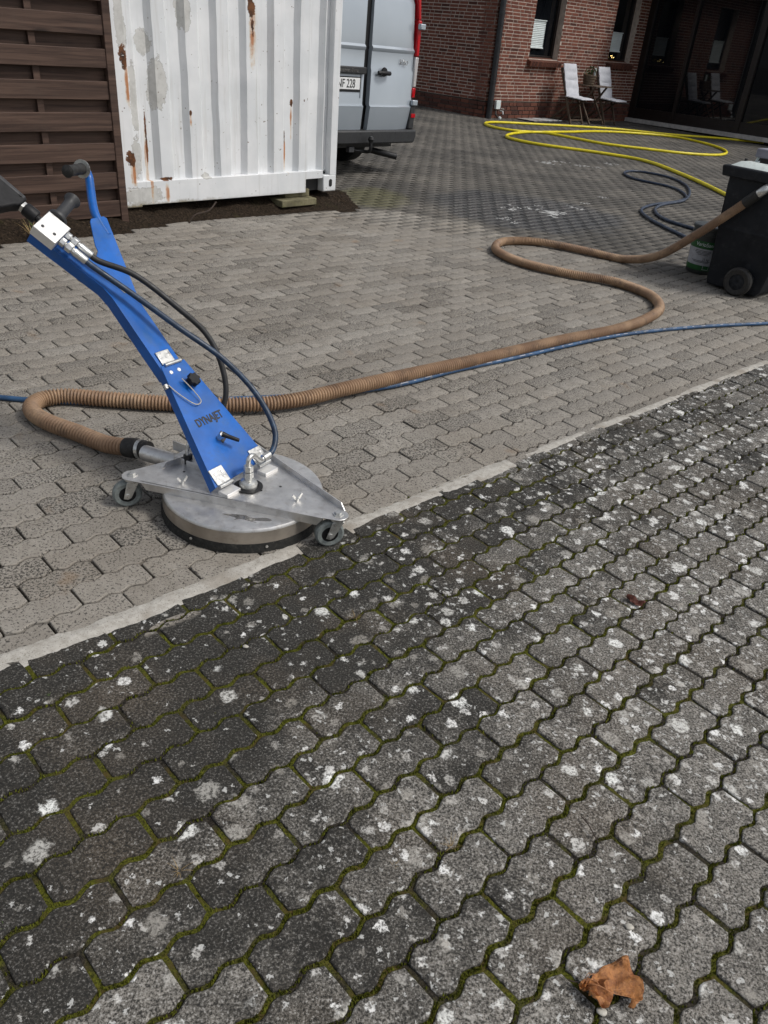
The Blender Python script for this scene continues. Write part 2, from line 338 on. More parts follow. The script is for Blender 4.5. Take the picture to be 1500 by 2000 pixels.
MAT['leaf'] = mat_leaf((.17, .055, .018), (.46, .20, .065), 'autumn_leaf')
MAT['leaf_red'] = mat_leaf((.06, .014, .008), (.13, .035, .018), 'dark_red_leaf')
MAT['vein'] = plain('leaf_vein', (.40, .19, .085), .6, 0, .2, 90)

# ------------------------------------------------------------------ mesh helpers
def V(*a): return np.array(a, float)
def unit(v): v = np.asarray(v, float); return v / np.linalg.norm(v)
class MB:
    def __init__(s): s.v = []; s.f = []; s.n = 0
    def add(s, verts, faces):
        verts = np.asarray(verts, float).reshape(-1, 3); s.v.append(verts)
        s.f += [tuple(i + s.n for i in f) for f in faces]; s.n += len(verts); return s
    def box(s, c, size, ax=None):
        c = V(*c); X, Y, Z = ax if ax is not None else (V(1, 0, 0), V(0, 1, 0), V(0, 0, 1))
        h = np.array(size) / 2; vs = [c + X * h[0] * i + Y * h[1] * j + Z * h[2] * k for k in (-1, 1) for j in (-1, 1) for i in (-1, 1)]
        return s.add(vs, [(0, 2, 3, 1), (4, 5, 7, 6), (0, 1, 5, 4), (2, 6, 7, 3), (0, 4, 6, 2), (1, 3, 7, 5)])
    def bar(s, a, b, wd, th, side=None):
        a = V(*a); b = V(*b); Z = unit(b - a)
        X = side if side is not None else unit(np.cross(Z, (0, 0, 1)) if abs(Z[2]) < .95 else np.cross(Z, (1, 0, 0)))
        X = unit(X - Z * (X @ Z)); Y = np.cross(Z, X)
        return s.box((a + b) / 2, (wd, th, np.linalg.norm(b - a)), (X, Y, Z))
    def prism(s, poly, O, X, Y, Z, z0, z1):
        n = len(poly); vs = [O + X * p[0] + Y * p[1] + Z * z0 for p in poly] + [O + X * p[0] + Y * p[1] + Z * z1 for p in poly]
        return s.add(vs, [tuple(range(n))[::-1], tuple(range(n, 2 * n))] + [(i, (i + 1) % n, n + (i + 1) % n, n + i) for i in range(n)])
    def lathe(s, prof, O=(0, 0, 0), axis=(0, 0, 1), seg=32, cap=True, ref=None):
        Z = unit(axis); X = unit(np.cross(Z, (0, 0, 1)) if abs(Z[2]) < .9 else np.cross(Z, (0, 1, 0))); Y = np.cross(Z, X); O = V(*O)
        a = np.linspace(0, 2 * math.pi, seg, endpoint=False); vs = []
        for r, h in prof: vs += [O + Z * h + (X * math.cos(t) + Y * math.sin(t)) * r for t in a]
        fs = [(k * seg + i, k * seg + (i + 1) % seg, (k + 1) * seg + (i + 1) % seg, (k + 1) * seg + i) for k in range(len(prof) - 1) for i in range(seg)]
        if cap: fs += [tuple(range(seg))[::-1], tuple((len(prof) - 1) * seg + i for i in range(seg))]
        return s.add(vs, fs)
    def tube(s, path, rad, seg=10, cap=True):
        P = np.asarray(path, float); n = len(P); rad = np.full(n, rad) if np.isscalar(rad) else np.asarray(rad)
        T = np.gradient(P, axis=0); T /= np.linalg.norm(T, axis=1)[:, None]
        X = np.zeros_like(P); x = np.cross(T[0], (0, 0, 1)); x = x if np.linalg.norm(x) > .1 else np.cross(T[0], (1, 0, 0))
        for i in range(n): x = x - T[i] * (x @ T[i]); x = x / np.linalg.norm(x); X[i] = x
        Y = np.cross(T, X); a = np.linspace(0, 2 * math.pi, seg, endpoint=False)
        vs = (P[:, None] + rad[:, None, None] * (X[:, None] * np.cos(a)[None, :, None] + Y[:, None] * np.sin(a)[None, :, None])).reshape(-1, 3)
        fs = [(k * seg + i, k * seg + (i + 1) % seg, (k + 1) * seg + (i + 1) % seg, (k + 1) * seg + i) for k in range(n - 1) for i in range(seg)]
        if cap: fs += [tuple(range(seg))[::-1], tuple((n - 1) * seg + i for i in range(seg))]
        return s.add(vs, fs)
    def build(s, name, mat, parent=None, off=None, smooth=False, bevel=0, seg=2, angle=35):
        vs = np.concatenate(s.v) if s.v else np.zeros((0, 3))
        if off is not None: vs = vs - V(*off)
        me = bpy.data.meshes.new(name); me.from_pydata(vs.tolist(), [], s.f)
        b = bmesh.new(); b.from_mesh(me); bmesh.ops.recalc_face_normals(b, faces=b.faces); b.to_mesh(me); b.free()
        return link(name, me, mat, parent, smooth, bevel, seg, angle)
def link(name, me, mat, parent=None, smooth=False, bevel=0, seg=2, angle=35):
    me.materials.append(MAT[mat] if isinstance(mat, str) else mat)
    o = bpy.data.objects.new(name, me); col.objects.link(o)
    if parent is not None: o.parent = parent
    if smooth or bevel:
        me.polygons.foreach_set('use_smooth', [True] * len(me.polygons))
        try: me.set_sharp_from_angle(angle=R_(angle))
        except Exception: pass
    if bevel:
        m = o.modifiers.new('bevel', 'BEVEL'); m.width = bevel; m.segments = seg; m.limit_method = 'ANGLE'; m.angle_limit = R_(30); m.harden_normals = False
    return o
def tag(o, label=None, cat=None, group=None, kind=None):
    for k, v in (('label', label), ('category', cat), ('group', group), ('kind', kind)):
        if v: o[k] = v
    return o
def thing(name, loc, label, cat, group=None, rot=None):
    o = bpy.data.objects.new(name, None); o.empty_display_size = .1; col.objects.link(o); o.location = loc
    if rot is not None: o.rotation_mode = 'QUATERNION'; o.rotation_quaternion = rot
    return tag(o, label, cat, group)
def spline(pts, step=.02, closed=False):
    P = np.asarray(pts, float); P = np.vstack([2 * P[0] - P[1], P, 2 * P[-1] - P[-2]]); out = []
    for i in range(1, len(P) - 2):
        p0, p1, p2, p3 = P[i - 1:i + 3]; d = [max(1e-6, np.linalg.norm(b - a)) ** .5 for a, b in ((p0, p1), (p1, p2), (p2, p3))]
        m1 = (p1 - p0) / d[0] - (p2 - p0) / (d[0] + d[1]) + (p2 - p1) / d[1]; m2 = (p2 - p1) / d[1] - (p3 - p1) / (d[1] + d[2]) + (p3 - p2) / d[2]
        m1 *= d[1]; m2 *= d[1]; k = max(2, int(np.linalg.norm(p2 - p1) / step * 2)); t = np.linspace(0, 1, k, endpoint=False)[:, None]
        out.append((2 * t ** 3 - 3 * t ** 2 + 1) * p1 + (t ** 3 - 2 * t ** 2 + t) * m1 + (-2 * t ** 3 + 3 * t ** 2) * p2 + (t ** 3 - t ** 2) * m2)
    out.append(P[-2][None]); P = np.vstack(out)
    s = np.concatenate([[0], np.cumsum(np.linalg.norm(np.diff(P, axis=0), axis=1))]); n = max(3, int(s[-1] / step))
    q = np.linspace(0, s[-1], n); return np.stack([np.interp(q, s, P[:, k]) for k in range(3)], 1)
def text_mesh(txt, size, depth, name, mat, parent, M, align='CENTER', shear=0.0, sx=1.0, bold=0.0):
    cu = bpy.data.curves.new(name, 'FONT'); cu.body = txt; cu.size = size; cu.extrude = depth; cu.align_x = align; cu.align_y = 'CENTER'; cu.shear = shear; cu.offset = bold
    t = bpy.data.objects.new(name, cu); col.objects.link(t); bpy.context.view_layer.update()
    me = bpy.data.meshes.new_from_object(t.evaluated_get(bpy.context.evaluated_depsgraph_get())); bpy.data.objects.remove(t); bpy.data.curves.remove(cu)
    me.transform(M @ Matrix.Diagonal((sx, 1, 1, 1))); me.materials.clear()
    return link(name, me, mat, parent)
def basis(X, Y, Z, O): return Matrix(((X[0], Y[0], Z[0], O[0]), (X[1], Y[1], Z[1], O[1]), (X[2], Y[2], Z[2], O[2]), (0, 0, 0, 1)))
UP = V(-.02421, -.00031, .99971)                      # plumb line: the yard falls a little to one side
def plumb(az):
    a = R_(az); u = V(math.cos(a), math.sin(a), 0); u = unit(u - UP * (u @ UP)); v = np.cross(UP, u)
    return u, v, basis(u, v, UP, (0, 0, 0)).to_quaternion()

# ------------------------------------------------------------------ paving
L, W_, AMP = .19, .0860, .0055
YAW = R_(46.818); lu = V(math.cos(YAW), math.sin(YAW)); lw = V(math.sin(YAW), -math.cos(YAW))
U0, V0 = .08, -.06                                    # phase of the bond
EDGE = [(-3.4, 3.05), (-2.347, 4.432), (-1.84, 5.089), (-1.614, 5.455), (-1.34, 5.788), (-1.003, 6.198), (-.718, 6.432), (-.45, 6.66)]
SOIL = np.array(EDGE + [(-.66, 6.86), (-3.9, 9.9), (-7.5, 6.5), (-6.0, 2.0)])
def inpoly(x, y, poly):
    r = np.zeros(np.shape(x), bool); n = len(poly)
    for i in range(n):
        (x1, y1), (x2, y2) = poly[i], poly[(i + 1) % n]
        c = ((y1 > y) != (y2 > y)) & (x < (x2 - x1) * (y - y1) / (y2 - y1 + 1e-12) + x1); r ^= c
    return r
def polydist(x, y, pl):
    d = np.full(np.shape(x), 1e9)
    for (x1, y1), (x2, y2) in zip(pl[:-1], pl[1:]):
        t = np.clip(((x - x1) * (x2 - x1) + (y - y1) * (y2 - y1)) / ((x2 - x1) ** 2 + (y2 - y1) ** 2), 0, 1)
        d = np.minimum(d, np.hypot(x - x1 - t * (x2 - x1), y - y1 - t * (y2 - y1)))
    return d
def outline(k, gap):
    """paver outline: straight ends, long sides with three waves"""
    us = np.linspace(-L / 2, L / 2, 3 * k + 1)
    top = -(W_ / 2) - AMP * np.cos(6 * np.pi * us / L); bot = W_ / 2 + AMP * np.cos(6 * np.pi * us / L)
    g = gap / 2; ge = max(g * 1.15, .0028); us2 = np.clip(us, -L / 2 + ge, L / 2 - ge)
    return np.vstack([np.stack([us2, top + g * 1.15], 1), np.stack([us2[::-1], bot[::-1] - g * 1.15], 1)])
def inset(o, d):
    e = np.roll(o, -1, 0) - o; nrm = np.stack([-e[:, 1], e[:, 0]], 1); nrm /= np.linalg.norm(nrm, axis=1)[:, None] + 1e-9
    b = nrm + np.roll(nrm, 1, 0); b /= np.linalg.norm(b, axis=1)[:, None] + 1e-9
    return o + b * d
def stone_arrays(k, gap, bev, drop, depth=.03):
    o = outline(k, gap); n = len(o)
    if bev: rings = [(inset(o, bev), 0.0), (inset(o, bev * .35), -drop * .35), (o, -drop), (o, -depth)]
    else: rings = [(o, 0.0), (o, -depth)]
    vs = np.vstack([np.c_[r, np.full(n, z)] for r, z in rings])
    fs = [tuple(range(n))] + [(a * n + i, (a + 1) * n + i, (a + 1) * n + (i + 1) % n, a * n + (i + 1) % n) for a in range(len(rings) - 1) for i in range(n)]
    return vs, fs
# lattice
J, I = np.meshgrid(np.arange(-260, 60), np.arange(-80, 190))
I = I.ravel().astype(float); J = J.ravel()
uu = (I + U0 + .5 * (J % 2 == 0)) * L; vv = (J + V0) * W_
cx = uu * lu[0] + vv * lw[0]; cy = uu * lu[1] + vv * lw[1]
fwd = cy * fw[1] - CAM_H * fw[2]
sx = (cx * ri[0] + cy * ri[1] - CAM_H * ri[2]) / np.maximum(fwd, .05) * 1523.3 + 750; sy = (cx * dn[0] + cy * dn[1] - CAM_H * dn[2]) / np.maximum(fwd, .05) * 1523.3 + 1000
mg = 420
BO = V(0.992, 16.746); bu, bv = V(math.cos(R_(46)), math.sin(R_(46))), V(-math.sin(R_(46)), math.cos(R_(46)))
bx_, by_ = (cx - BO[0]) * bu[0] + (cy - BO[1]) * bu[1], (cx - BO[0]) * bv[0] + (cy - BO[1]) * bv[1]
ok = (fwd > .3) & (sx > -mg) & (sx < 1500 + mg) & (sy > -200) & (sy < 2000 + mg) & (cy < 24) & (cy > .05) & (np.abs(cx) < 11) | ((np.hypot(cx, cy) < 6.0) & (cy > -.4))
ok &= ~inpoly(cx, cy, SOIL) & ~((bx_ > .15) & (by_ > .15)) & ~(bx_ > 5.1)
cx, cy, sx, sy, J = cx[ok], cy[ok], sx[ok], sy[ok], J[ok]; dist = np.hypot(cx, cy)
dline = (cx + .797) * .7162 - (cy - 1.229) * .6979          # > 0: unscrubbed side
vis = (sx > -40) & (sx < 1540) & (sy < 2050)
order = np.argsort(np.where(vis & (fwd[ok] > .3), dist, 1e6)); single = order[:300]
ground = MB().add([(-40, -10, -.013), (40, -10, -.013), (40, 60, -.013), (-40, 60, -.013)], [(0, 1, 2, 3)]).build('ground', 'bed')
tag(ground, kind='structure')
paving = bpy.data.objects.new('paving', None); col.objects.link(paving); tag(paving, kind='structure')
protos = {}
for nm, k, gap, bev, drop in (('d', 8, .0080, .0040, .0032), ('c', 8, .0046, .0036, .0034)):
    vs, fs = stone_arrays(k, gap, bev, drop); me = bpy.data.meshes.new('paver'); me.from_pydata(vs.tolist(), [], fs)
    me.polygons.foreach_set('use_smooth', [i > 0 and i <= 2 * (6 * k + 2) for i in range(len(fs))]); me.materials.append(MAT['paver']); protos[nm] = me
jit = rng.normal(size=(len(cx), 6))
for i in single:
    o = bpy.data.objects.new('paver', protos['d' if dline[i] > 0 else 'c']); col.objects.link(o); o.parent = paving
    o.location = (cx[i] + jit[i, 0] * .0008, cy[i] + jit[i, 1] * .0008, np.clip(jit[i, 2], -2, 2) * .0009)
    o.rotation_euler = (np.clip(jit[i, 3], -2, 2) * .006, np.clip(jit[i, 4], -2, 2) * .004, YAW + jit[i, 5] * .004 + (math.pi if jit[i, 0] > 0 else 0))
def field(idx, k, gap, bev, drop, name):
    vs, fs = stone_arrays(k, gap, bev, drop); nv = len(vs); n = len(idx)
    a = YAW + jit[idx, 5] * .004; ca, sa = np.cos(a), np.sin(a)
    z = np.clip(jit[idx, 2], -2, 2)[:, None] * .0010 + vs[None, :, 2] + vs[None, :, 1] * np.clip(jit[idx, 3], -2, 2)[:, None] * .008 + vs[None, :, 0] * np.clip(jit[idx, 4], -2, 2)[:, None] * .006
    X = cx[idx][:, None] + vs[None, :, 0] * ca[:, None] - vs[None, :, 1] * sa[:, None]; Y = cy[idx][:, None] + vs[None, :, 0] * sa[:, None] + vs[None, :, 1] * ca[:, None]
    co = np.stack([X, Y, z], 2).reshape(-1, 3).astype(np.float32)
    lens = np.array([len(f) for f in fs]); flat = np.concatenate([np.array(f) for f in fs])
    loops = (flat[None, :] + (np.arange(n) * nv)[:, None]).ravel().astype(np.int32); tot = np.tile(lens, n); st = np.concatenate([[0], np.cumsum(tot)[:-1]]).astype(np.int32)
    me = bpy.data.meshes.new(name); me.vertices.add(len(co)); me.vertices.foreach_set('co', co.ravel()); me.loops.add(len(loops)); me.loops.foreach_set('vertex_index', loops)
    me.polygons.add(len(tot)); me.polygons.foreach_set('loop_start', st)
    at = me.attributes.new('rnd', 'FLOAT', 'FACE'); at.data.foreach_set('value', np.repeat(rng.random(n), len(fs)).astype(np.float32))
    me.update(calc_edges=True); me.validate()
    o = link(name, me, 'paver', paving); tag(o, kind='stuff'); return o
rest = np.setdiff1d(np.arange(len(cx)), single); nearm = dist[rest] < 6.2
field(rest[nearm & (dline[rest] > 0)], 4, .0078, .0040, .0032, 'paver_field'); field(rest[nearm & (dline[rest] <= 0)], 4, .0048, .0034, .0034, 'paver_field'); field(rest[~nearm], 2, .0042, 0, 0, 'paver_field')

# mossy fill standing almost flush in the joints of the unscrubbed stones
ga_ = np.arange(-.9, 4.6, .0085); gb_ = np.arange(.02, 2.3, .0085); X, Y = np.meshgrid(ga_, gb_)
bx0 = -.797 + .6979 * X + .7162 * Y; by0 = 1.229 + .7162 * X - .6979 * Y
bz0 = -.0048 + .0016 * np.sin(bx0 * 61 + 2 * np.sin(by0 * 37)) * np.sin(by0 * 53 + 2 * np.sin(bx0 * 29)) + rng.normal(size=X.shape) * .0008 - .0022 * np.clip(bx0 - .6, 0, 1.0)
kp_ = (np.hypot(bx0, by0) < 3.9) & (by0 > .2); ix_ = -np.ones(X.shape, int); ix_[kp_] = np.arange(kp_.sum())
q4 = np.stack([ix_[:-1, :-1], ix_[:-1, 1:], ix_[1:, 1:], ix_[1:, :-1]], -1).reshape(-1, 4); q4 = q4[q4.min(1) >= 0]
me = bpy.data.meshes.new('joint_fill'); me.from_pydata(np.stack([bx0[kp_], by0[kp_], bz0[kp_]], 1).tolist(), [], q4.tolist()); tag(link('joint_fill', me, 'bed', paving, smooth=True, angle=80), kind='stuff')
# moss growing in the joints of the unscrubbed stones
mb_v = []; mb_f = []; cnt = 0
sel = np.where((dline > .01) & (dist < 4.2) & (sx > -150) & (sx < 1650))[0]
ol = outline(8, 0.0)
for i in sel:
    n = int(150 / (0.6 + dist[i] ** 1.3))
    cov = mnoise.noise((cx[i] * 1.3, cy[i] * 1.3, 3.0)) * .5 + .62 - max(0, cx[i] - .1) * .16
    for k in range(n):
        e = random.random() * len(ol); a = ol[int(e)]; b = ol[(int(e) + 1) % len(ol)]; t = e - int(e); q = a + (b - a) * t + rng.normal(size=2) * .0017
        x = cx[i] + q[0] * lu[0] - q[1] * -lw[0] * 1; y = cy[i] + q[0] * lu[1] + q[1] * lw[1]
        x = cx[i] + q[0] * lu[0] + q[1] * lw[0]
        if mnoise.noise((x * 9, y * 9, 0)) * .6 + random.random() * .5 > cov: continue
        h = .002 + random.random() * .0035; r = .0012 + random.random() * .0022; ph = random.random() * 6.28; z0 = -.0062
        mb_v += [(x + r * math.cos(ph + q_ * 2.09), y + r * math.sin(ph + q_ * 2.09), z0) for q_ in range(3)] + [(x + random.uniform(-1, 1) * .002, y + random.uniform(-1, 1) * .002, z0 + h + .004)]
        mb_f += [(cnt, cnt + 1, cnt + 3), (cnt + 1, cnt + 2, cnt + 3), (cnt + 2, cnt, cnt + 3)]; cnt += 4
me = bpy.data.meshes.new('moss'); me.from_pydata(mb_v, [], mb_f); tag(link('moss', me, 'moss'), 'green moss filling the joints between the unscrubbed dark pavers', 'moss', kind='stuff')

# soil bank below the fence and the container
g = .022; gx = np.arange(-4.2, -.3, g); gy = np.arange(2.9, 8.2, g); X, Y = np.meshgrid(gx, gy); d = polydist(X, Y, EDGE); ins = inpoly(X, Y, SOIL)
keep = (ins & (d < 1.3)) | (d < .05)
nz = np.array([[mnoise.fractal((x * 7, y * 7, 0), 1.0, 2.0, 5) for x in gx] for y in gy])
Z = np.where(ins, np.minimum(-.012 + d * .42, .085) + nz * .034 * np.clip(d * 5, .1, 1), -.012 - d * .3)
idx = -np.ones(X.shape, int); idx[keep] = np.arange(keep.sum()); fs = []
for a in range(X.shape[0] - 1):
    for b in range(X.shape[1] - 1):
        q = (idx[a, b], idx[a, b + 1], idx[a + 1, b + 1], idx[a + 1, b])
        if min(q) >= 0: fs.append(q)
mb = MB().add(np.stack([X[keep], Y[keep], Z[keep]], 1), fs); tag(mb.build('soil_bank', 'soil', smooth=True, angle=80), kind='structure')

# pale line of dried slurry between scrubbed and unscrubbed stones
A0, D0 = V(-1.45, .56), unit((2.69, 2.761)); N0 = V(D0[1], -D0[0]); n = 620; vs = []; fs = []
for i in range(n):
    s_ = i * .0105; c = A0 + D0 * s_; f1 = mnoise.fractal((s_ * 2.2, 0, 1), 1, 2, 4); f2 = mnoise.fractal((s_ * 9, 5, 1), 1, 2, 3); f3 = mnoise.fractal((s_ * 9, 9, 4), 1, 2, 3)
    f4 = mnoise.fractal((s_ * 45, 2, 7), 1, 2, 3); tp = max(.8, 1.55 - .22 * s_); wl = (.028 + .010 * f1 + .006 * f2 + .003 * f4) * tp; wr = (.025 + .008 * f1 + .006 * f3 - .003 * f4) * tp; off = .012 * mnoise.noise((s_ * 1.1, 3, 3))
    for j in range(9):
        t = j / 8; o = -wl + (wl + wr) * t + off; hh = .0038 * math.sin(math.pi * t) ** .7 * (1 + .5 * mnoise.noise((s_ * 14, t * 3, 0)))
        p = c + N0 * o; vs.append((p[0], p[1], -.0035 + hh + .0012))
    if i: fs += [((i - 1) * 9 + j, (i - 1) * 9 + j + 1, i * 9 + j + 1, i * 9 + j) for j in range(8)]
tag(MB().add(vs, fs).build('slurry_line', 'slurry', smooth=True, angle=80), 'pale dried slurry line between scrubbed grey and mossy dark paving', 'residue', kind='stuff')

# ------------------------------------------------------------------ fence
fu, fv, fq = plumb(45); FO = (-1.922, 5.249, .03)
fence = thing('timber_fence', FO, 'dark brown timber screen fence of overlapping horizontal slats beside white container', 'fence', rot=fq)
rr = random.Random(3); k = 0; z = .032
while z < 2.0:
    o = MB().box((-.93, -.024 + rr.uniform(-.003, .003), z + .049), (1.86, .018, .098 + rr.uniform(-.004, .004))).build('slat', 'fence', fence, bevel=.003); o.rotation_euler = (0, rr.uniform(-.003, .003), 0)
    o = MB().box((-.93, .020, z + .133), (1.86, .016, .112)).build('slat', 'fence', fence, bevel=.003); z += .1675
for x in (-.44, -1.25): MB().box((x, -.002, 1.02), (.038, .022, 2.04)).build('batten', 'fence', fence, bevel=.002)
MB().box((-.005, .006, 1.0), (.05, .094, 2.1)).build('post', 'fence', fence, bevel=.004)
MB().box((-.055, .036, 1.0), (.09, .012, 2.0)).build('leak_cover', 'fence', fence)  # added strip behind the slats, blocks bright slivers beside the post
MB().box((-1.885, -.010, 1.0), (.05, .062, 2.1)).build('post', 'fence', fence, bevel=.004)

# ------------------------------------------------------------------ container
cu_, cv_, cq = plumb(47.8); CO = (-.693, 6.671, .12)
cont = thing('shipping_container', CO, 'white corrugated steel storage container with rust streaks and peeling paint', 'container', rot=cq)
CW, CL, CH = 1.85, 4.4, 2.15
prof = []
x = -1.775
per = .2335
while x < -.10:
    prof += [(x, .0), (x + .088, .0), (x + .118, .036), (x + .200, .036)]; x += per
prof = [(-CW + .07, .036)] + [(-1.80, .036)] + prof; prof = [p for p in prof if p[0] < -.10] + [(-.10, .036), (-.075, .036)]
zs = np.linspace(.15, CH - .1, 34); vs = []; m = len(prof)
for zz in zs:
    for (px, py) in prof:
        dent = .010 * max(0, mnoise.noise((px * 5, zz * 4, 2))) ** 1.2 + .004 * mnoise.noise((px * 9, zz * 7, 5)); vs.append((px + .003 * mnoise.noise((px * 4, zz * 5, 9)), py + .012 + dent, zz))
MB().add(vs, [(a * m + b, a * m + b + 1, (a + 1) * m + b + 1, (a + 1) * m + b) for a in range(len(zs) - 1) for b in range(m - 1)]).build('corrugated_panel', 'container', cont, smooth=True, angle=25)
rail = [(-CW + .1, .0), (-.31, .0), (-.31, .098), (-.135, .098), (-.135, .0)]
MB().prism([(-1.80, .012), (-.31, .004), (-.31, .100), (-.140, .100), (-.140, .158), (-1.80, .158)], V(0, 0, 0), V(1, 0, 0), V(0, 0, 1), V(0, 1, 0), -.004, .05).build('bottom_rail', 'container', cont, bevel=.004)
MB().box((-.225, .07, .05), (.17, .03, .09)).build('fork_pocket', 'black', cont)
MB().box((-.038, .03, 1.095), (.072, .07, CH - .19)).build('corner_post', 'container', cont, bevel=.006)
MB().box((-CW + .055, .03, 1.095), (.11, .07, CH - .19)).build('corner_post', 'container', cont, bevel=.006)
cast = MB(); cast.box((-.068, .07, .06), (.132, .15, .122)); cast.build('corner_casting', 'container', cont, bevel=.008)
hole = MB(); a = np.linspace(0, 2 * math.pi, 20, endpoint=False)
MB().prism([(.016 * math.cos(t), .014 * math.sin(t) + (.014 if math.sin(t) > 0 else -.014)) for t in a], V(-.06, -.007, .062), V(1, 0, 0), V(0, 0, 1), V(0, 1, 0), 0, .004).build('casting_hole', 'black', cont)
MB().box((-CW + .07, .07, .06), (.14, .15, .122)).build('corner_casting', 'container', cont, bevel=.008)
MB().box((-CW / 2, .035, CH - .05), (CW, .07, .1)).build('top_rail', 'container', cont, bevel=.005)
sp = [];
yy = .15
sidep = []
while yy < CL - .1: sidep += [(yy, 0), (yy + .1, 0), (yy + .13, .03), (yy + .21, .03)]; yy += .24
for xs, sg in ((-.012, -1), (-CW + .012, 1)):
    vs = [(xs + sg * q, p, zz) for zz in (.13, CH - .05) for p, q in sidep]; m = len(sidep)
    MB().add(vs, [(b, b + 1, m + b + 1, m + b) for b in range(m - 1)]).build('side_panel', 'container', cont)
    MB().box((xs - .02 * -sg, CL / 2, .07), (.05, CL - .1, .13)).build('side_rail', 'container', cont, bevel=.004)
MB().box((-CW / 2, CL / 2, CH), (CW - .02, CL, .03)).build('roof', 'container', cont)
MB().box((-CW / 2, CL / 2, .12), (CW - .1, CL - .1, .03)).build('floor', 'black', cont)
MB().box((-CW / 2, CL, 1.1), (CW, .04, CH - .05)).build('door_end', 'container', cont)
# concrete block that carries it
blk = thing('support_block', (-.955, 6.36, .022), 'mossy concrete slabs stacked under the white container', 'block', rot=cq)
MB().box((0, .12, .035), (.34, .32, .05)).build('slab', plain('mossy_concrete', (.16, .145, .09), .9, 0, .35, 12, .5, 60, .2, dirt=(.09, .09, .03, .7)), blk, bevel=.006)
MB().box((.04, .17, .088), (.24, .26, .055)).build('slab', bpy.data.materials['mossy_concrete'], blk, bevel=.006)

# ------------------------------------------------------------------ van
va = R_(51); vA = V(math.cos(va), math.sin(va), 0); vF = V(-math.sin(va), math.cos(va), 0)
VO = V(-.63, 8.27, 0)
van = thing('parked_van', VO, 'silver blue panel van parked behind the container, one rear door ajar', 'van', rot=basis(vA, vF, V(0, 0, 1), (0, 0, 0)).to_quaternion())
HW = .70
def body_sec(y, hw, z0, z1, rr=.16):
    pts = [(-hw + .03, z0), (-hw, z0 + .12), (-hw - .01, z0 + .45)]; pts += [(-hw + .06, z1 - .22), (-hw + .13, z1 - .07), (-hw + .28, z1)]
    pts += [(-p[0], p[1]) for p in pts[::-1]]; return [(p[0], y, p[1]) for p in pts]
secs = [body_sec(.10, HW, .33, 1.60), body_sec(.6, HW + .02, .30, 1.63), body_sec(2.4, HW + .02, .30, 1.63), body_sec(2.75, HW + .01, .30, 1.60), body_sec(3.35, HW - .02, .30, 1.12), body_sec(3.95, HW - .08, .32, .92), body_sec(4.1, HW - .16, .36, .75)]
vs = [p for s_ in secs for p in s_]; m = 12
mb = MB().add(vs, [(a * m + b, a * m + (b + 1) % m, (a + 1) * m + (b + 1) % m, (a + 1) * m + b) for a in range(len(secs) - 1) for b in range(m)] + [tuple(range(m)), tuple((len(secs) - 1) * m + i for i in range(m))])
mb.build('body', 'vanpaint', van, smooth=True, bevel=.01)
def door(x0, x1, name, yoff, lab=None):
    """rear door leaf: bulged skin with two pressed creases and a recessed upper field"""
    zsl = [.41, .43, .60, .622, .632, .648, .92, .945, 1.075, 1.09, 1.105, 1.125, 1.48, 1.50, 1.58]
    ys = [.0, -.008, -.022, -.026, -.012, -.008, -.004, .006, .006, -.003, -.006, .012, .02, .028, .05]
    xs = np.linspace(x0, x1, 9); vs = []
    for zz, yy in zip(zsl, ys):
        for q, xx in enumerate(xs):
            e = abs(xx) / HW; t = .0 + (.05 * max(0, (e - .55) / .45) ** 2); tap = 1 - .10 * max(0, (zz - .7) / .9) ** 1.5 - .035 * max(0, (.62 - zz) / .2)
            vs.append((xx * tap, yy + t, zz))
    m = 9; front = [(a * m + b, a * m + b + 1, (a + 1) * m + b + 1, (a + 1) * m + b) for a in range(len(zsl) - 1) for b in range(m - 1)]
    nv = len(vs); back = [(v[0], v[1] + .05, v[2]) for v in vs]
    rim = [i for i in range(m)] + [r * m + m - 1 for r in range(1, len(zsl))] + [(len(zsl) - 1) * m + i for i in range(m - 2, -1, -1)] + [r * m for r in range(len(zsl) - 2, 0, -1)]
    fs = front + [tuple(nv + i for i in f[::-1]) for f in front] + [(rim[i], rim[(i + 1) % len(rim)], nv + rim[(i + 1) % len(rim)], nv + rim[i]) for i in range(len(rim))]
    o = MB().add(vs + back, fs).build(name, 'vanpaint', van, smooth=True, angle=22); o.location = (0, yoff, 0); return o
dl = door(-HW, -.050, 'rear_door', .0); dr = door(.030, HW - .01, 'rear_door', -.015)
tag(dr, 'rear door with black handle standing slightly ajar')
MB().box((-.01, .060, 1.0), (.14, .05, 1.2)).build('gap_shade_box', 'black', van)  # black box gives the shade between the door leaves as colour
# plate, trim bar, lettering on the left leaf
MB().box((-.33, -.004, .80), (.48, .02, .125)).build('plate_holder', 'black', dl, bevel=.006)
pl = MB().box((-.33, -.018, .806), (.44, .006, .095)).build('number_plate', 'plate', dl, bevel=.004)
FX, FY, FZ = V(1, 0, 0), V(0, 0, 1), V(0, -1, 0)
text_mesh('K NF 228', .098, .001, 'plate_lettering', 'black', pl, basis(FX, FY, FZ, (-.325, -.0222, .804)), sx=.78)
tb = MB().box((-.30, -.022, .915), (.50, .035, .058)).build('trim_bar', 'bumper', dl, bevel=.008)
text_mesh('Mercedes-Benz', .042, .001, 'bar_lettering', 'chrome', tb, basis(FX, FY, FZ, (-.30, -.041, .915)), sx=1.05)
MB().box((-.085, -.006, .79), (.018, .012, .20)).build('plate_recess_edge', 'vanpaint', dl, bevel=.004)
h = MB(); h.tube(spline([(.10, -.03, .905), (.17, -.048, .907), (.26, -.03, .905)], .01), .019, 12); hd = h.build('door_handle', 'black_plastic', dr, smooth=True)
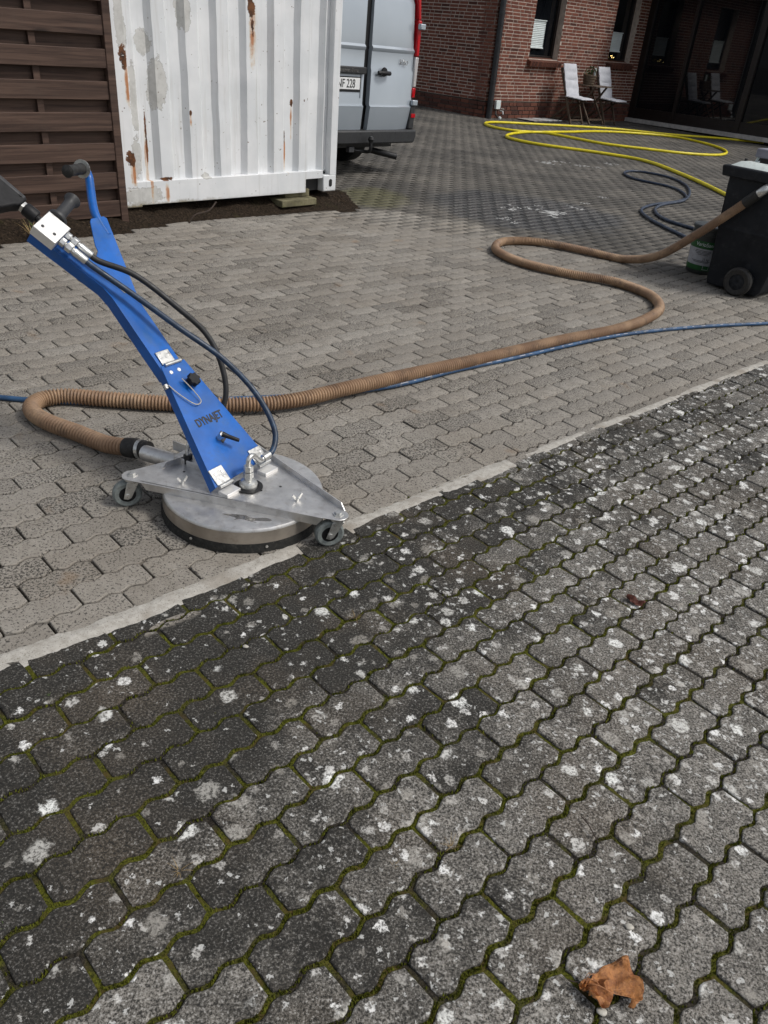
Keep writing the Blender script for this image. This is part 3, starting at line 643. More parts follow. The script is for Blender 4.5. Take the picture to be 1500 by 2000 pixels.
MB().lathe([(.0, 0), (.036, 0), (.040, .006), (.036, .018), (.0, .02)], (.185, -.016, .915), (0, -1, 0), 24, False).build('handle_cup', 'black_plastic', dr, smooth=True)
MB().lathe([(.0, 0), (.007, 0), (.007, .004), (0, .004)], (.125, -.05, .900), (0, -1, 0), 12, False).build('lock', 'chrome', dr)
text_mesh('Vito', .075, .002, 'badge', 'chrome', dr, basis(FX, FY, FZ, (.47, -.002, 1.005)), shear=.25)
tl = MB()
def lamp(z0, z1, name, mat, par):
    return MB().prism([(HW - .018, z0), (HW + .030, z0 + .0), (HW + .032 - .05 * max(0, z1 - 1.2), z1), (HW - .018 - .04 * max(0, z1 - 1.2), z1)], V(0, 0, 0), V(1, 0, 0), V(0, 0, 1), V(0, 1, 0), .012, .17).build(name, mat, par, bevel=.01)
lm = lamp(1.06, 1.36, 'tail_light', 'red_lens', van); lamp(.795, 1.055, 'clear_lens', 'clear_lens', lm); lamp(.70, .79, 'lower_lens', 'red_lens', lm)
MB().prism([(HW - .025, 1.362), (HW + .018, 1.362), (HW - .03, 1.62), (HW - .075, 1.62)], V(0, 0, 0), V(1, 0, 0), V(0, 0, 1), V(0, 1, 0), .02, .15).build('upper_lens', 'red_lens', lm, bevel=.01)
lamp2 = MB().prism([(-HW - .035, .70), (-HW + .05, .70), (-HW + .05, 1.36), (-HW - .035, 1.36)], V(0, 0, 0), V(1, 0, 0), V(0, 0, 1), V(0, 1, 0), .012, .17).build('tail_light', 'red_lens', van, bevel=.01)
for zz in (1.31, .66): MB().box((HW + .005, -.005, zz), (.075, .04, .05)).build('door_hinge', 'vanpaint', van, bevel=.008)
bp = [(-HW - .03, .30), (HW + .01, .30), (HW + .035, .36), (HW + .03, .42), (-HW - .03, .42)]
MB().prism(bp, V(0, 0, 0), V(1, 0, 0), V(0, 0, 1), V(0, 1, 0), -.055, .2).build('bumper', 'bumper', van, bevel=.015)
MB().prism([(HW - .055, .42), (HW + .03, .42), (HW + .035, .64), (HW - .03, .64)], V(0, 0, 0), V(1, 0, 0), V(0, 0, 1), V(0, 1, 0), -.01, .19).build('bumper_corner', 'bumper', van, bevel=.012)
MB().box((HW + .0, -.012, .545), (.06, .01, .036)).build('reflector', 'red_lens', van, bevel=.002)
MB().box((-HW - .0, -.012, .545), (.06, .01, .036)).build('reflector', 'red_lens', van, bevel=.002)
for xx in (-.42, -.08, .08, .42): MB().lathe([(0, 0), (.008, 0), (.008, .003), (0, .003)], (xx, -.055, .395), (0, -1, 0), 10, False).build('parking_sensor', 'grey_plastic', van)
hb = MB(); hb.tube(spline([(-.16, .05, .245), (-.02, -.03, .235), (.0, -.11, .25), (.0, -.115, .33)], .01), .016, 10); hit = hb.build('tow_bar', 'black', van, smooth=True)
MB().lathe([(0, -.03), (.022, -.022), (.03, 0), (.022, .022), (0, .03)], (.0, -.115, .352), (0, 0, 1), 16, False).build('tow_ball', 'black', hit, smooth=True)
MB().box((-.16, .0, .25), (.07, .05, .05)).build('tow_socket', 'grey_plastic', hit, bevel=.006)
MB().box((0, 2.0, .28), (1.3, 3.6, .10)).build('underbody', 'black', van)
MB().tube(spline([(.25, .12, .22), (.34, -.02, .20), (.42, -.09, .185)], .02), .03, 12).build('exhaust', 'black', van, smooth=True)
for xx in (-HW + .10, HW - .14):
    for yy in (.80, 3.3):
        wh = MB().lathe([(.0, -.09), (.17, -.09), (.26, -.095), (.283, -.07), (.287, 0), (.283, .07), (.26, .095), (.17, .09), (0, .09)], (xx, yy, .287), (1, 0, 0), 36, False).build('wheel', 'tyre', van, smooth=True)
        MB().lathe([(0, -.098), (.15, -.098), (.165, -.085), (.165, .085), (.15, .098), (0, .098)], (xx, yy, .287), (1, 0, 0), 24, False).build('rim', 'zinc', wh, smooth=True)
MB().prism([(-.62, 0), (.62, 0), (.55, .38), (-.55, .38)], V(0, 2.79, 1.14), V(1, 0, 0), unit(V(0, -.62, .40)), unit(V(0, .40, .62)), -.03, .012).build('windscreen', 'glass', van)
for sgn in (-1, 1): MB().box((sgn * (HW + .006), 2.35, 1.22), (.02, .62, .34)).build('side_window', 'glass', van, bevel=.01)

# ------------------------------------------------------------------ brick house
hu, hv, hq = plumb(46); HO = (.992, 16.746, 0)
house = thing('brick_house', HO, 'dark red brick house with brown windows and glazed entrance', 'house', rot=hq)
rb = random.Random(11)
CZ, PZ = .0560, .285
FRONT_OPEN = [(1.12, 2.04, 1.03, 2.35), (3.80, 4.66, 1.07, 2.35)]
def wall(name, O, X, N, length, z0, z1, opens, mat, mortar, course, proud, ln=(.205, .098), th=.05, depth=.30, nsingle=0):
    """mortar body with openings and individually proud bricks, in the local frame of the house"""
    mbm = MB(); xs = sorted({0, length} | {o[0] for o in opens} | {o[1] for o in opens}); zs_ = sorted({z0, z1} | {min(max(o[2], z0), z1) for o in opens} | {min(max(o[3], z0), z1) for o in opens})
    for a, b in zip(xs[:-1], xs[1:]):
        for c, d in zip(zs_[:-1], zs_[1:]):
            mx, mz = (a + b) / 2, (c + d) / 2
            if any(o[0] < mx < o[1] and o[2] < mz < o[3] for o in opens): continue
            mbm.box(O + X * mx + V(0, 0, mz) - N * depth / 2, (b - a, depth, d - c), (X, N, V(0, 0, 1)))
    par = mbm.build(name, mortar, house)
    blocks = []; r = int(round((z1 - z0) / course))
    for k in range(r):
        zc = z0 + (k + .5) * course; x = -rb.random() * ln[0]
        while x < length:
            b = ln[0] if rb.random() < .72 else ln[1]; segs = [(max(0, x), min(length, x + b))]
            for o in opens:
                if o[2] < zc < o[3]:
                    ns = []
                    for a, c in segs:
                        if c <= o[0] or a >= o[1]: ns.append((a, c))
                        else:
                            if a < o[0]: ns.append((a, o[0]))
                            if c > o[1]: ns.append((o[1], c))
                    segs = ns
            blocks += [(a, c, zc) for a, c in segs if c - a > .03]; x += b + .015
    def box8(a, c, zc, w):
        p = proud + rb.uniform(-.0015, .002); h = course - .0155 + rb.uniform(-.002, .002); a += rb.uniform(0, .002)
        return [O + X * q + N * e + V(0, 0, zc + f * h / 2) for e in (-.01, p) for f in (-1, 1) for q in (a, c)]
    F5 = [(4, 5, 7, 6), (0, 1, 5, 4), (2, 6, 7, 3), (0, 4, 6, 2), (1, 3, 7, 5)]
    blocks.sort(key=lambda t: t[0] + abs(t[2] - .9) * .6)
    for (a, c, zc) in blocks[:nsingle]:
        MB().add(box8(a, c, zc, 0), F5).build('brick', mat, par)
    rest_ = blocks[nsingle:]; vs = []; fs = []
    for q, (a, c, zc) in enumerate(rest_): vs += box8(a, c, zc, 0); fs += [tuple(i + 8 * q for i in f) for f in F5]
    if rest_:
        me = bpy.data.meshes.new('bricks'); me.from_pydata([tuple(v) for v in vs], [], fs); at = me.attributes.new('rnd', 'FLOAT', 'FACE'); at.data.foreach_set('value', np.repeat(rng.random(len(rest_)), 5).astype(np.float32))
        tag(link('bricks', me, mat, par), kind='stuff')
    return par
EX, EY, EZ = V(1, 0, 0), V(0, 1, 0), V(0, 0, 1)
wall('front_wall', V(0, 0, 0), EX, -EY, 5.05, PZ, 2.75, FRONT_OPEN, 'brick', 'mortar', CZ, .004, nsingle=230)
wall('side_wall', V(0, 0, 0), EY, -EX, 4.2, PZ, 2.75, [(2.08, 3.0, .95, 2.3)], 'brick', 'mortar', CZ, .004, nsingle=70)
wall('plinth', V(0, 0, 0), EX, -EY, 5.05, -.09, PZ - .012, [], 'plinth', 'dark_mortar', .0726, .012)
wall('plinth', V(0, 0, 0), EY, -EX, 4.2, -.09, PZ - .012, [], 'plinth', 'dark_mortar', .0726, .012)
def window(x0, x1, z0, z1, bz0, bz1, bx1, lights=False, O=V(0, 0, 0), X=EX, N=-EY):
    Y = -N; ax = (X, Y, EZ); rv = .13
    P = lambda x, y, z: O + X * x + Y * y + EZ * z
    wf = MB(); t = .055
    for (a, b, c, d) in ((x0, x1, z0, z0 + t), (x0, x1, z1 - t, z1), (x0, x0 + t, z0 + t, z1 - t), (x1 - t, x1, z0 + t, z1 - t)): wf.box(P((a + b) / 2, rv + .03, (c + d) / 2), (b - a, .06, d - c), ax)
    fr = wf.build('window', 'frame_dark', house, bevel=.004)
    MB().box(P((x0 + x1) / 2, rv + .05, (z0 + z1) / 2), (x1 - x0 - 2 * t, .006, z1 - z0 - 2 * t), ax).build('pane', 'glass', fr)
    sl = MB(); m_ = int((bz1 - bz0) / .028); xa, xb = x0 + t + .012, bx1
    vs = []; 
    for q in range(2 * m_ + 1): vs += [P(xa, rv + .024 + (.010 if q % 2 else 0), bz0 + (bz1 - bz0) * q / (2 * m_)), P(xb, rv + .024 + (.010 if q % 2 else 0), bz0 + (bz1 - bz0) * q / (2 * m_))]
    MB().add(vs, [(2 * q, 2 * q + 1, 2 * q + 3, 2 * q + 2) for q in range(2 * m_)]).build('blind', 'blind', fr)
    MB().box(P((xa + xb) / 2, rv + .022, bz0 - .008), (xb - xa + .01, .02, .02), ax).build('blind_rail', 'blind', fr)
    MB().box(P((xa + xb) / 2, rv + .022, bz1 + .008), (xb - xa + .01, .02, .016), ax).build('blind_rail', 'blind', fr)
    # rowlock sill: bricks on edge, sloping outwards
    n_ = int((x1 - x0 + .08) / .052); s0 = MB().box(P((x0 + x1) / 2, .04, z0 - .07), (x1 - x0 + .06, .20, .05), ax).build('sill_bed', 'dark_mortar', fr)
    Ys = unit(Y + EZ * .28); Zs = unit(EZ - Y * .28)
    for q in range(n_): MB().box(P(x0 - .04 + (q + .5) * .052, .03, z0 - .052), (.044, .27, .085), (X, Ys, Zs)).build('sill_brick', 'plinth', fr)
    if lights:
        for q, (a, b) in enumerate(((.04, .03), (.16, .075), (.20, .078), (.21, .045), (.28, .048))): MB().lathe([(0, -.009), (.009, 0), (0, .009)], P(x0 + .10 + a, rv - .02, z0 + .03 + b), (0, 0, 1), 8, False).build('fairy_light', 'lamp', fr)
window(1.12, 2.04, 1.03, 2.35, 1.22, 1.66, 1.70); window(3.80, 4.66, 1.07, 2.35, 1.27, 1.60, 4.42, True)
window(2.08, 3.0, .95, 2.3, 1.3, 1.9, 2.8, False, V(0, 0, 0), EY, -EX)
MB().box((2.6, 1.6, 1.3), (5.0, 2.6, 2.5)).build('room_core', 'interior', house)
# drainpipe at the corner
dp = MB(); dp.tube([(.075, -.075, -.03), (.075, -.075, .75), (.075, -.075, 2.75)], .054, 18); dpo = dp.build('drainpipe', 'pipe_dark', house, smooth=True)
for zz in (.26, .62, 1.7): MB().lathe([(.054, -.02), (.062, -.018), (.062, .018), (.054, .02)], (.075, -.075, zz), (0, 0, 1), 18, False).build('pipe_collar', 'pipe_dark', dpo, smooth=True)
MB().tube([(.145, -.05, .3), (.145, -.05, 2.7)], .008, 8).build('conductor', 'zinc', dpo, smooth=True)
# glazed entrance projecting from the front
GU = 5.05
gl = MB().box((GU + .05, -2.3, .03), (.10, 4.6, .16)).build('threshold', 'frame_dark', house, bevel=.005)
MB().box((GU - .03, -2.3, -.04), (.16, 4.6, .08)).build('step_edge', 'stone_white', house, bevel=.004)
ent = MB().box((GU + .05, -2.3, 2.45), (.10, 4.6, .22)).build('door_head', 'frame_dark', house)
for yy, wd in ((-.06, .16), (-1.12, .07), (-2.62, .12), (-4.2, .12)): MB().box((GU + .03, yy, 1.2), (.10, wd, 2.4)).build('mullion', 'frame_dark', ent, bevel=.005)
for y0, y1 in ((-.14, -1.085), (-1.155, -2.56), (-2.68, -4.14)):
    gp = MB().box((GU + .05, (y0 + y1) / 2, 1.23), (.012, abs(y1 - y0), 2.24)).build('glass_panel', 'glass', ent)
    MB().box((GU + .03, (y0 + y1) / 2, .16), (.05, abs(y1 - y0), .11)).build('bottom_rail', 'frame_dark', ent)
MB().box((GU + 1.6, -2.3, 1.3), (2.8, 4.6, 2.6)).build('entrance_core', 'interior', house)
MB().box((GU + .9, -2.0, .34), (.05, .03, .02)).build('door_handle', 'zinc', ent)
rf = MB().prism([(-.45, 2.76), (1.2, 3.6), (3.4, 2.62), (3.4, 2.74), (1.2, 3.74), (-.45, 2.90)], V(-.7, 0, 0), EY, EZ, EX, 0, 6.6).build('roof', 'frame_dark', house)  # unseen roof; overhanging eaves added to shade the brick walls
MB().box((GU + 1.2, -2.2, 2.72), (4.0, 5.6, .16)).build('entrance_roof', 'frame_dark', house)
HM = Matrix.Translation(HO) @ hq.to_matrix().to_4x4()
def hw(x, y, z=0): q = HM @ Vector((x, y, z)); return (q.x, q.y, z if z else 0.0)

# tap box beside the pipe
tap = thing('garden_tap', hw(.32, -.05, 0), 'white socket box with brass tap low on the house plinth', 'tap', rot=hq)
MB().box((0, 0, .235), (.13, .06, .15)).build('box', 'blind', tap, bevel=.008)
MB().tube(spline([(.06, -.02, .13), (.07, -.09, .13), (.07, -.11, .08)], .01), .016, 10).build('spout', 'zinc', tap, smooth=True)
MB().lathe([(0, 0), (.035, .0), (.035, .012), (0, .014)], (.10, -.06, .165), (0, -.3, 1), 12, False).build('tap_wheel', 'zinc', tap)
MB().tube(spline([(-.06, -.03, .13), (-.09, -.07, .07), (-.05, -.09, .03)], .01), .014, 8).build('hose_end', 'black_rubber', tap, smooth=True)
MB().lathe([(0, 0), (.03, .0), (.033, .03), (.0, .05)], (.0, -.10, .0), (0, 0, 1), 12, False).build('fitting', 'blind', tap, smooth=True)
# doormat
mt = thing('doormat', hw(1.33, -.34, 0), 'grey striped doormat lying before the brick house wall', 'mat', rot=hq)
MB().box((0, 0, .016), (.90, .46, .030)).build('base', 'grey_plastic', mt, bevel=.004)
for q in range(6): MB().box((-.40 + q * .16, 0, .034), (.10, .43, .006)).build('stripe', 'blind' if q in (3, 5) else 'stone_white', mt)

# ------------------------------------------------------------------ folding chairs, table
def make_chair(x, y, lab):
    c = thing('folding_chair', hw(x, y, 0), lab, 'chair', rot=hq)
    # local: faces -Y, back towards +Y; crossed legs
    for sx_ in (-.20, .20):
        MB().bar((sx_, .20, .96), (sx_, -.24, .0), .028, .04, V(1, 0, 0)).build('leg', 'teak', c, bevel=.004)
        MB().bar((sx_ * .86, .34, .0), (sx_ * .86, -.20, .43), .026, .036, V(1, 0, 0)).build('leg', 'teak', c, bevel=.004)
    for a, b in (((-.2, -.21, .07), (.2, -.21, .07)), ((-.17, .29, .06), (.17, .29, .06))): MB().bar(a, b, .022, .03).build('stretcher', 'teak', c, bevel=.003)
    for q in range(5): MB().box((0, -.19 + q * .085, .435), (.40, .06, .016)).build('seat_slat', 'teak', c, bevel=.003)
    for q in range(4): MB().bar((-.2, .20 - q * .045, .94 - q * .11), (.2, .20 - q * .045, .94 - q * .11), .016, .05).build('back_slat', 'teak', c, bevel=.003)
    def pad(P0, U, Vv, N, wd, ln, th, rows, name):
        nu, nv = 10, 26; vs = []; 
        for s_ in (1, -1):
            for j in range(nv + 1):
                for i in range(nu + 1):
                    a, b = i / nu - .5, j / nv; q = (abs(math.sin(math.pi * b * rows)) ** .5) * (1 - (2 * abs(a)) ** 4) ; hh = th * (.35 + .65 * q) * (1 if s_ > 0 else .35)
                    vs.append(P0 + U * a * wd + Vv * b * ln + N * s_ * hh / 2 + U * .006 * math.sin(b * 23 + a * 3))
        m = nu + 1; K = (nv + 1) * m; f1 = [(j * m + i, j * m + i + 1, (j + 1) * m + i + 1, (j + 1) * m + i) for j in range(nv) for i in range(nu)]
        rim = list(range(m)) + [r * m + nu for r in range(1, nv + 1)] + [nv * m + i for i in range(nu - 1, -1, -1)] + [r * m for r in range(nv - 1, 0, -1)]
        fs = f1 + [tuple(K + i for i in f[::-1]) for f in f1] + [(rim[i], rim[(i + 1) % len(rim)], K + rim[(i + 1) % len(rim)], K + rim[i]) for i in range(len(rim))]
        return MB().add(vs, fs).build(name, 'cushion', c, smooth=True, angle=70)
    bdir = unit(V(0, .20, .56))
    pad(V(0, -.035, .47), V(1, 0, 0), bdir, unit(np.cross(V(1, 0, 0), bdir)) * 1.0, .42, .60, .075, 4, 'back_cushion')
    pad(V(0, -.01, .475), V(1, 0, 0), V(0, -1, -.06), V(0, 0, 1), .42, .40, .06, 2, 'seat_cushion')
    return c
make_chair(2.09, -.45, 'folding garden chair with pale cushion standing beside the doormat')
make_chair(3.27, -.47, 'folding garden chair with pale cushion under the window near the glazed entrance')
tb = thing('folding_table', hw(2.74, -.46, 0), 'small folding wooden table between the two cushioned chairs', 'table', rot=hq)
for q in range(6): MB().box((0, -.27 + q * .108, .69), (.62, .098, .02)).build('top_slat', 'teak', tb, bevel=.003)
for sx_ in (-.24, .24):
    MB().bar((sx_, -.27, .0), (sx_, .22, .68), .03, .035, V(1, 0, 0)).build('leg', 'teak', tb, bevel=.003); MB().bar((sx_ * .85, .27, .0), (sx_ * .85, -.22, .68), .03, .035, V(1, 0, 0)).build('leg', 'teak', tb, bevel=.003)
MB().bar((-.24, -.22, .09), (.24, -.22, .09), .03, .03).build('stretcher', 'teak', tb); MB().bar((-.24, .22, .09), (.24, .22, .09), .03, .03).build('stretcher', 'teak', tb)
bq = hw(2.68, -.40, .70)
bk = thing('wicker_basket', bq, 'wicker basket with plant and white candle on the folding table', 'basket')
pb = []
for q in range(9): pb += [(.105 + .006 * (q % 2) + q * .004, q * .022)]
MB().lathe([(0, .002)] + pb + [(.10, .17), (0, .12)], (0, 0, 0), (0, 0, 1), 20, False).build('weave', 'wicker', bk)
MB().tube([(.12 * math.cos(t), .12 * math.sin(t) * .2, .17 + .14 * math.sin(t)) for t in np.linspace(0, math.pi, 14)], .009, 6).build('handle', 'wicker', bk, smooth=True)
mb = MB(); rl = random.Random(4)
for q in range(70):
    a, r, z_ = rl.random() * 6.28, rl.random() * .12, .17 + rl.random() * .13; p = V(r * math.cos(a), r * math.sin(a), z_); d1 = unit(V(rl.gauss(0, 1), rl.gauss(0, 1), rl.gauss(.4, .7))) * .05; d2 = unit(np.cross(d1, V(rl.gauss(0, 1), rl.gauss(0, 1), 1))) * .014
    mb.add([p, p + d1 * .5 + d2, p + d1, p + d1 * .5 - d2], [(0, 1, 2, 3)])
mb.build('foliage', 'plant', bk)
MB().lathe([(0, 0), (.024, 0), (.024, .13), (.012, .135), (0, .13)], (.09, .04, .17), (0, 0, 1), 12, False).build('candle', 'blind', bk, smooth=True)

# ------------------------------------------------------------------ hoses on the ground
def hose(name, pts, r, mat, label, z=None, seg=10, step=.03, cat='hose'):
    P = spline([(p[0], p[1], (p[2] if len(p) > 2 else r + .002)) for p in pts], step)
    o = MB().tube(P, r, seg).build(name, mat, smooth=True, angle=80); tag(o, label, cat); return o
YEL = [(3.507, 9.451), (3.517, 9.848), (3.384, 11.38), (3.086, 12.514), (2.557, 12.779), (1.567, 13.012), (1.224, 13.406), (1.372, 14.151), (1.937, 14.926), (2.262, 14.716), (2.871, 14.229), (3.536, 14.182), (4.219, 14.221), (4.834, 14.577), (5.241, 15.35), (5.276, 16.351), (4.835, 17.254), (3.921, 17.006), (3.176, 16.462), (2.365, 15.479), (1.561, 14.675), (1.174, 14.737), (.961, 15.188), (1.099, 15.728), (2.011, 16.442), (3.662, 17.48), (4.746, 17.713), (6.2, 18.33), (7.0, 18.45)]
hose('water_hose', YEL, .021, 'yellow', 'bright yellow water hose lying in long loops across the yard', seg=10, step=.06)
COIL = [(2.5, 6.25), (2.256, 7.103), (2.124, 7.725), (2.143, 8.156), (2.351, 8.555), (2.73, 8.998), (2.966, 9.463), (3.18, 10.456), (3.085, 10.99), (2.761, 11.175), (2.522, 10.858), (2.56, 10.392), (2.911, 10.041), (2.949, 9.55), (2.822, 9.118), (2.436, 8.58), (2.294, 8.222), (2.289, 7.773), (2.522, 7.412), (2.767, 7.174), (3.1, 6.9)]
hose('looped_hose', COIL, .0145, 'navyhose', 'dark blue pressure hose doubled back in bends behind the bucket', step=.04)
BLUE = [(-2.3, 2.62), (-1.523, 2.504), (-1.413, 2.504), (-1.253, 2.519), (-.979, 2.585), (-.632, 2.72), (-.278, 2.876), (-.04, 3.023), (.266, 3.318), (.513, 3.536), (1.1, 4.066), (1.599, 4.393), (2.132, 4.664), (2.514, 4.846), (3.4, 5.2)]
bh = hose('pressure_hose', BLUE, .0095, 'bluehose', 'blue pressure hose with white print running under the brown suction hose', step=.02)
Pb = spline([(p[0], p[1], .0115) for p in BLUE], .02); rp_ = random.Random(5)
for q in range(70):
    i = int(len(Pb) * (.16 + .8 * q / 70)); t_ = unit(Pb[i + 1] - Pb[i - 1]); sd_ = V(t_[1], -t_[0], 0); ln_ = rp_.choice((.012, .02, .03, .04)); up2 = unit(sd_ * .62 + EZ * .78)
    MB().box(Pb[i] + up2 * .0094, (ln_, rp_.choice((.0022, .0032)), .0012), (t_, np.cross(up2, t_), up2)).build('print_mark', 'label_white', bh)
hose('green_hose', [(2.33, 6.35), (2.55, 6.55), (2.9, 6.62), (3.3, 6.5)], .010, 'green_hose', 'short piece of green hose behind the wheeled bin')
SUC = [(-.823, 2.191), (-.872, 2.204), (-.939, 2.227), (-1.043, 2.276), (-1.147, 2.319), (-1.226, 2.372), (-1.261, 2.426), (-1.255, 2.486), (-1.202, 2.534), (-1.06, 2.553), (-.88, 2.573), (-.626, 2.61), (-.412, 2.695), (-.198, 2.883), (.04, 3.122), (.385, 3.452), (.793, 3.842), (1.105, 4.114), (1.35, 4.41), (1.476, 4.652), (1.478, 4.93), (1.302, 5.148), (.981, 5.232), (.692, 5.406), (.563, 5.679), (.644, 5.96), (.902, 6.077), (1.267, 5.952), (1.50, 5.84)]
SUC = [(p[0], p[1], .030) for p in SUC]; SUC[0] = (-.835, 2.188, .046); SUC[1] = (-.90, 2.208, .036)
SUC[11:14] = [(-.626, 2.61, .036), (-.412, 2.695, .040), (-.198, 2.883, .044)]; SUC[14] = (.04, 3.122, .036)
SUC += [(1.68, 5.68, .11), (1.86, 5.51, .32), (1.99, 5.38, .50), (2.035, 5.335, .565)]
P = spline(SUC, .0031); kk = np.arange(len(P)) % 4
rad = np.choose(kk, [.0220, .0288, .0294, .0245])
sh = thing('suction_hose', (-.835, 2.188, 0), 'brown ribbed suction hose winding from the cleaner disc to the bin', 'hose')
MB().tube(P, rad, 14).build('ribbed_tube', 'suction', sh, off=(-.835, 2.188, 0), smooth=True, angle=80)
d0 = unit(P[0] - P[12]); q0 = P[0]
MB().tube([q0 - d0 * .015, q0 + d0 * .005, q0 + d0 * .03, q0 + d0 * .032, q0 + d0 * .058, q0 + d0 * .06, q0 + d0 * .075], [.031, .033, .033, .030, .030, .028, .028], 18).build('cuff', 'black_rubber', sh, off=(-.835, 2.188, 0), smooth=True)
MB().tube([q0 + d0 * .036, q0 + d0 * .048], .0315, 18).build('hose_clamp', 'zinc', sh, off=(-.835, 2.188, 0))
d1 = unit(P[-1] - P[-12]); q1 = P[-1]
MB().tube([q1 - d1 * .01, q1 + d1 * .085], .033, 18).build('cuff', 'black_rubber', sh, off=(-.835, 2.188, 0), smooth=True)
MB().tube(spline([q1 + d1 * .08, q1 + d1 * .12, q1 + d1 * .135 + V(.02, .02, .005), q1 + d1 * .14 + V(.07, .08, 0)], .01), .027, 16).build('pipe_elbow', 'zinc', sh, off=(-.835, 2.188, 0), smooth=True)

# ------------------------------------------------------------------ surface cleaner
DC = V(-.421, 1.985, 0)
mc = thing('surface_cleaner', DC, 'blue and stainless steel surface cleaner with round brush disc on castors', 'cleaner')
B_ = lambda mb, nm, mat, par=mc, **k: mb.build(nm, mat, par, off=DC, **k)
RD = .235
disc = B_(MB().lathe([(.0, .076), (RD - .012, .076), (RD - .004, .074), (RD, .068), (RD, .024), (RD - .004, .022), (RD - .004, .034), (.0, .044)], DC, (0, 0, 1), 96, False), 'disc', 'steel', smooth=True, angle=40)
B_(MB().lathe([(RD + .0012, .026), (RD + .0012, .066)], DC, (0, 0, 1), 96, False), 'disc_rim', 'steel_side', disc, smooth=True)
sk = MB(); a = np.linspace(0, 2 * math.pi, 160, endpoint=False); vs = []
for t in a:
    j = mnoise.noise((math.cos(t) * 9, math.sin(t) * 9, 0)) * .003
    for r, z_ in ((RD - .018, .034), (RD + .002, .028), (RD + .006 + j, .012), (RD + .006 + j, .001), (RD - .016, .001)): vs.append((DC[0] + r * math.cos(t), DC[1] + r * math.sin(t), z_))
sk.add(vs, [(i * 5 + k_, ((i + 1) % 160) * 5 + k_, ((i + 1) % 160) * 5 + k_ + 1, i * 5 + k_ + 1) for i in range(160) for k_ in range(4)]); B_(sk, 'brush_skirt', 'bristle', smooth=True)
for t in (-2.0, -1.1, .4): B_(MB().lathe([(0, 0), (.004, 0), (.004, .003), (0, .004)], (DC[0] + (RD + .006) * math.cos(t), DC[1] + (RD + .006) * math.sin(t), .020), (math.cos(t), math.sin(t), 0), 10, False), 'rivet', 'zinc')
# triangular carrier plate with folded flanges
PZ_ = .100; tL, tR, tB = V(-.736, 1.932), V(-.127, 1.850), V(-.470, 2.205)
def lobe(c, r, a0, a1, n=7): return [(c[0] + r * math.cos(t), c[1] + r * math.sin(t)) for t in np.linspace(R_(a0), R_(a1), n)]
poly = lobe(tL, .030, 110, 262) + lobe(tR, .030, 262, 410) + lobe(tB, .015, 45, 150, 5)
plate = B_(MB().prism(poly, V(0, 0, 0), EX, EY, EZ, PZ_ - .003, PZ_), 'carrier_plate', 'steel', bevel=.0012)
def flange(a, b, h, nm='flange'):
    a = V(*a, PZ_); b = V(*b, PZ_); X = unit(b - a); 
    return B_(MB().prism([(0, 0), (np.linalg.norm(b - a), 0), (np.linalg.norm(b - a) - .018, h), (.018, h)], a, X, EZ, np.cross(X, EZ), -.0015, .0015), nm, 'steel', plate)
flange((-.705, 1.905), (-.165, 1.822), -.026); flange((-.110, 1.874), (-.455, 2.210), .018); flange((-.668, 1.985), (-.490, 2.205), .018)
for c, nm in ((tL, 1), (tR, 1)):
    B_(MB().lathe([(0, 0), (.016, 0), (.016, .003), (.010, .003), (.010, .009), (0, .0095)], (c[0], c[1], PZ_), (0, 0, 1), 6, False), 'bolt', 'zinc', plate)
def caster(c, wa, trail):
    """swivel castor: fork, tyre, hub; wa = rolling direction"""
    d = V(math.cos(wa), math.sin(wa), 0); sd_ = V(-d[1], d[0], 0); C0 = V(c[0], c[1], 0); wc = C0 + d * trail + V(0, 0, .042)
    cs = B_(MB().lathe([(.0, .097), (.024, .097), (.024, .088), (.019, .082), (.0, .082)], C0, (0, 0, 1), 20, False), 'castor', 'zinc', smooth=True)
    for s_ in (-1, 1): B_(MB().prism([(-.016, .085), (.018, .085), (.012 + trail, .032), (trail, .028), (-.010 + trail, .034)], C0, d, EZ, sd_, s_ * .017 - .0012, s_ * .017 + .0012), 'fork', 'zinc', cs, bevel=.001)
    B_(MB().lathe([(.024, -.011), (.036, -.013), (.0415, -.008), (.042, 0), (.0415, .008), (.036, .013), (.024, .011)], wc, sd_, 36, False), 'tyre', 'tyre_grey', cs, smooth=True)
    B_(MB().lathe([(0, -.008), (.024, -.009), (.027, -.006), (.027, .006), (.024, .009), (0, .008)], wc, sd_, 24, False), 'hub', 'black_plastic', cs, smooth=True)
    B_(MB().lathe([(0, -.022), (.006, -.022), (.006, .022), (0, .022)], wc, sd_, 10, False), 'axle', 'zinc', cs)
caster(tL, R_(205), .018); caster(tR, R_(200), .022); caster(tB, R_(150), .02)
for x, y in ((-.585, 1.917), (-.250, 1.897)):
    wgn = B_(MB().lathe([(0, 0), (.006, 0), (.006, .010), (0, .011)], (x, y, PZ_), (0, 0, 1), 10, False), 'wing_nut', 'zinc', plate)
    for s_ in (-1, 1): B_(MB().prism([(0, .004), (.008, .006), (.017, .020), (.013, .025), (.004, .012)], V(x, y, PZ_), V(s_ * .8, s_ * .6, 0), EZ, V(-.6, .8, 0), -.001, .001), 'wing', 'zinc', wgn)
for x, y in ((-.31, 1.965), (-.36, 1.93), (-.60, 1.985)): B_(MB().lathe([(0, 0), (.004, 0), (.004, .0006), (0, .0006)], (x, y, PZ_), (0, 0, 1), 10, False), 'hole', 'black', plate)
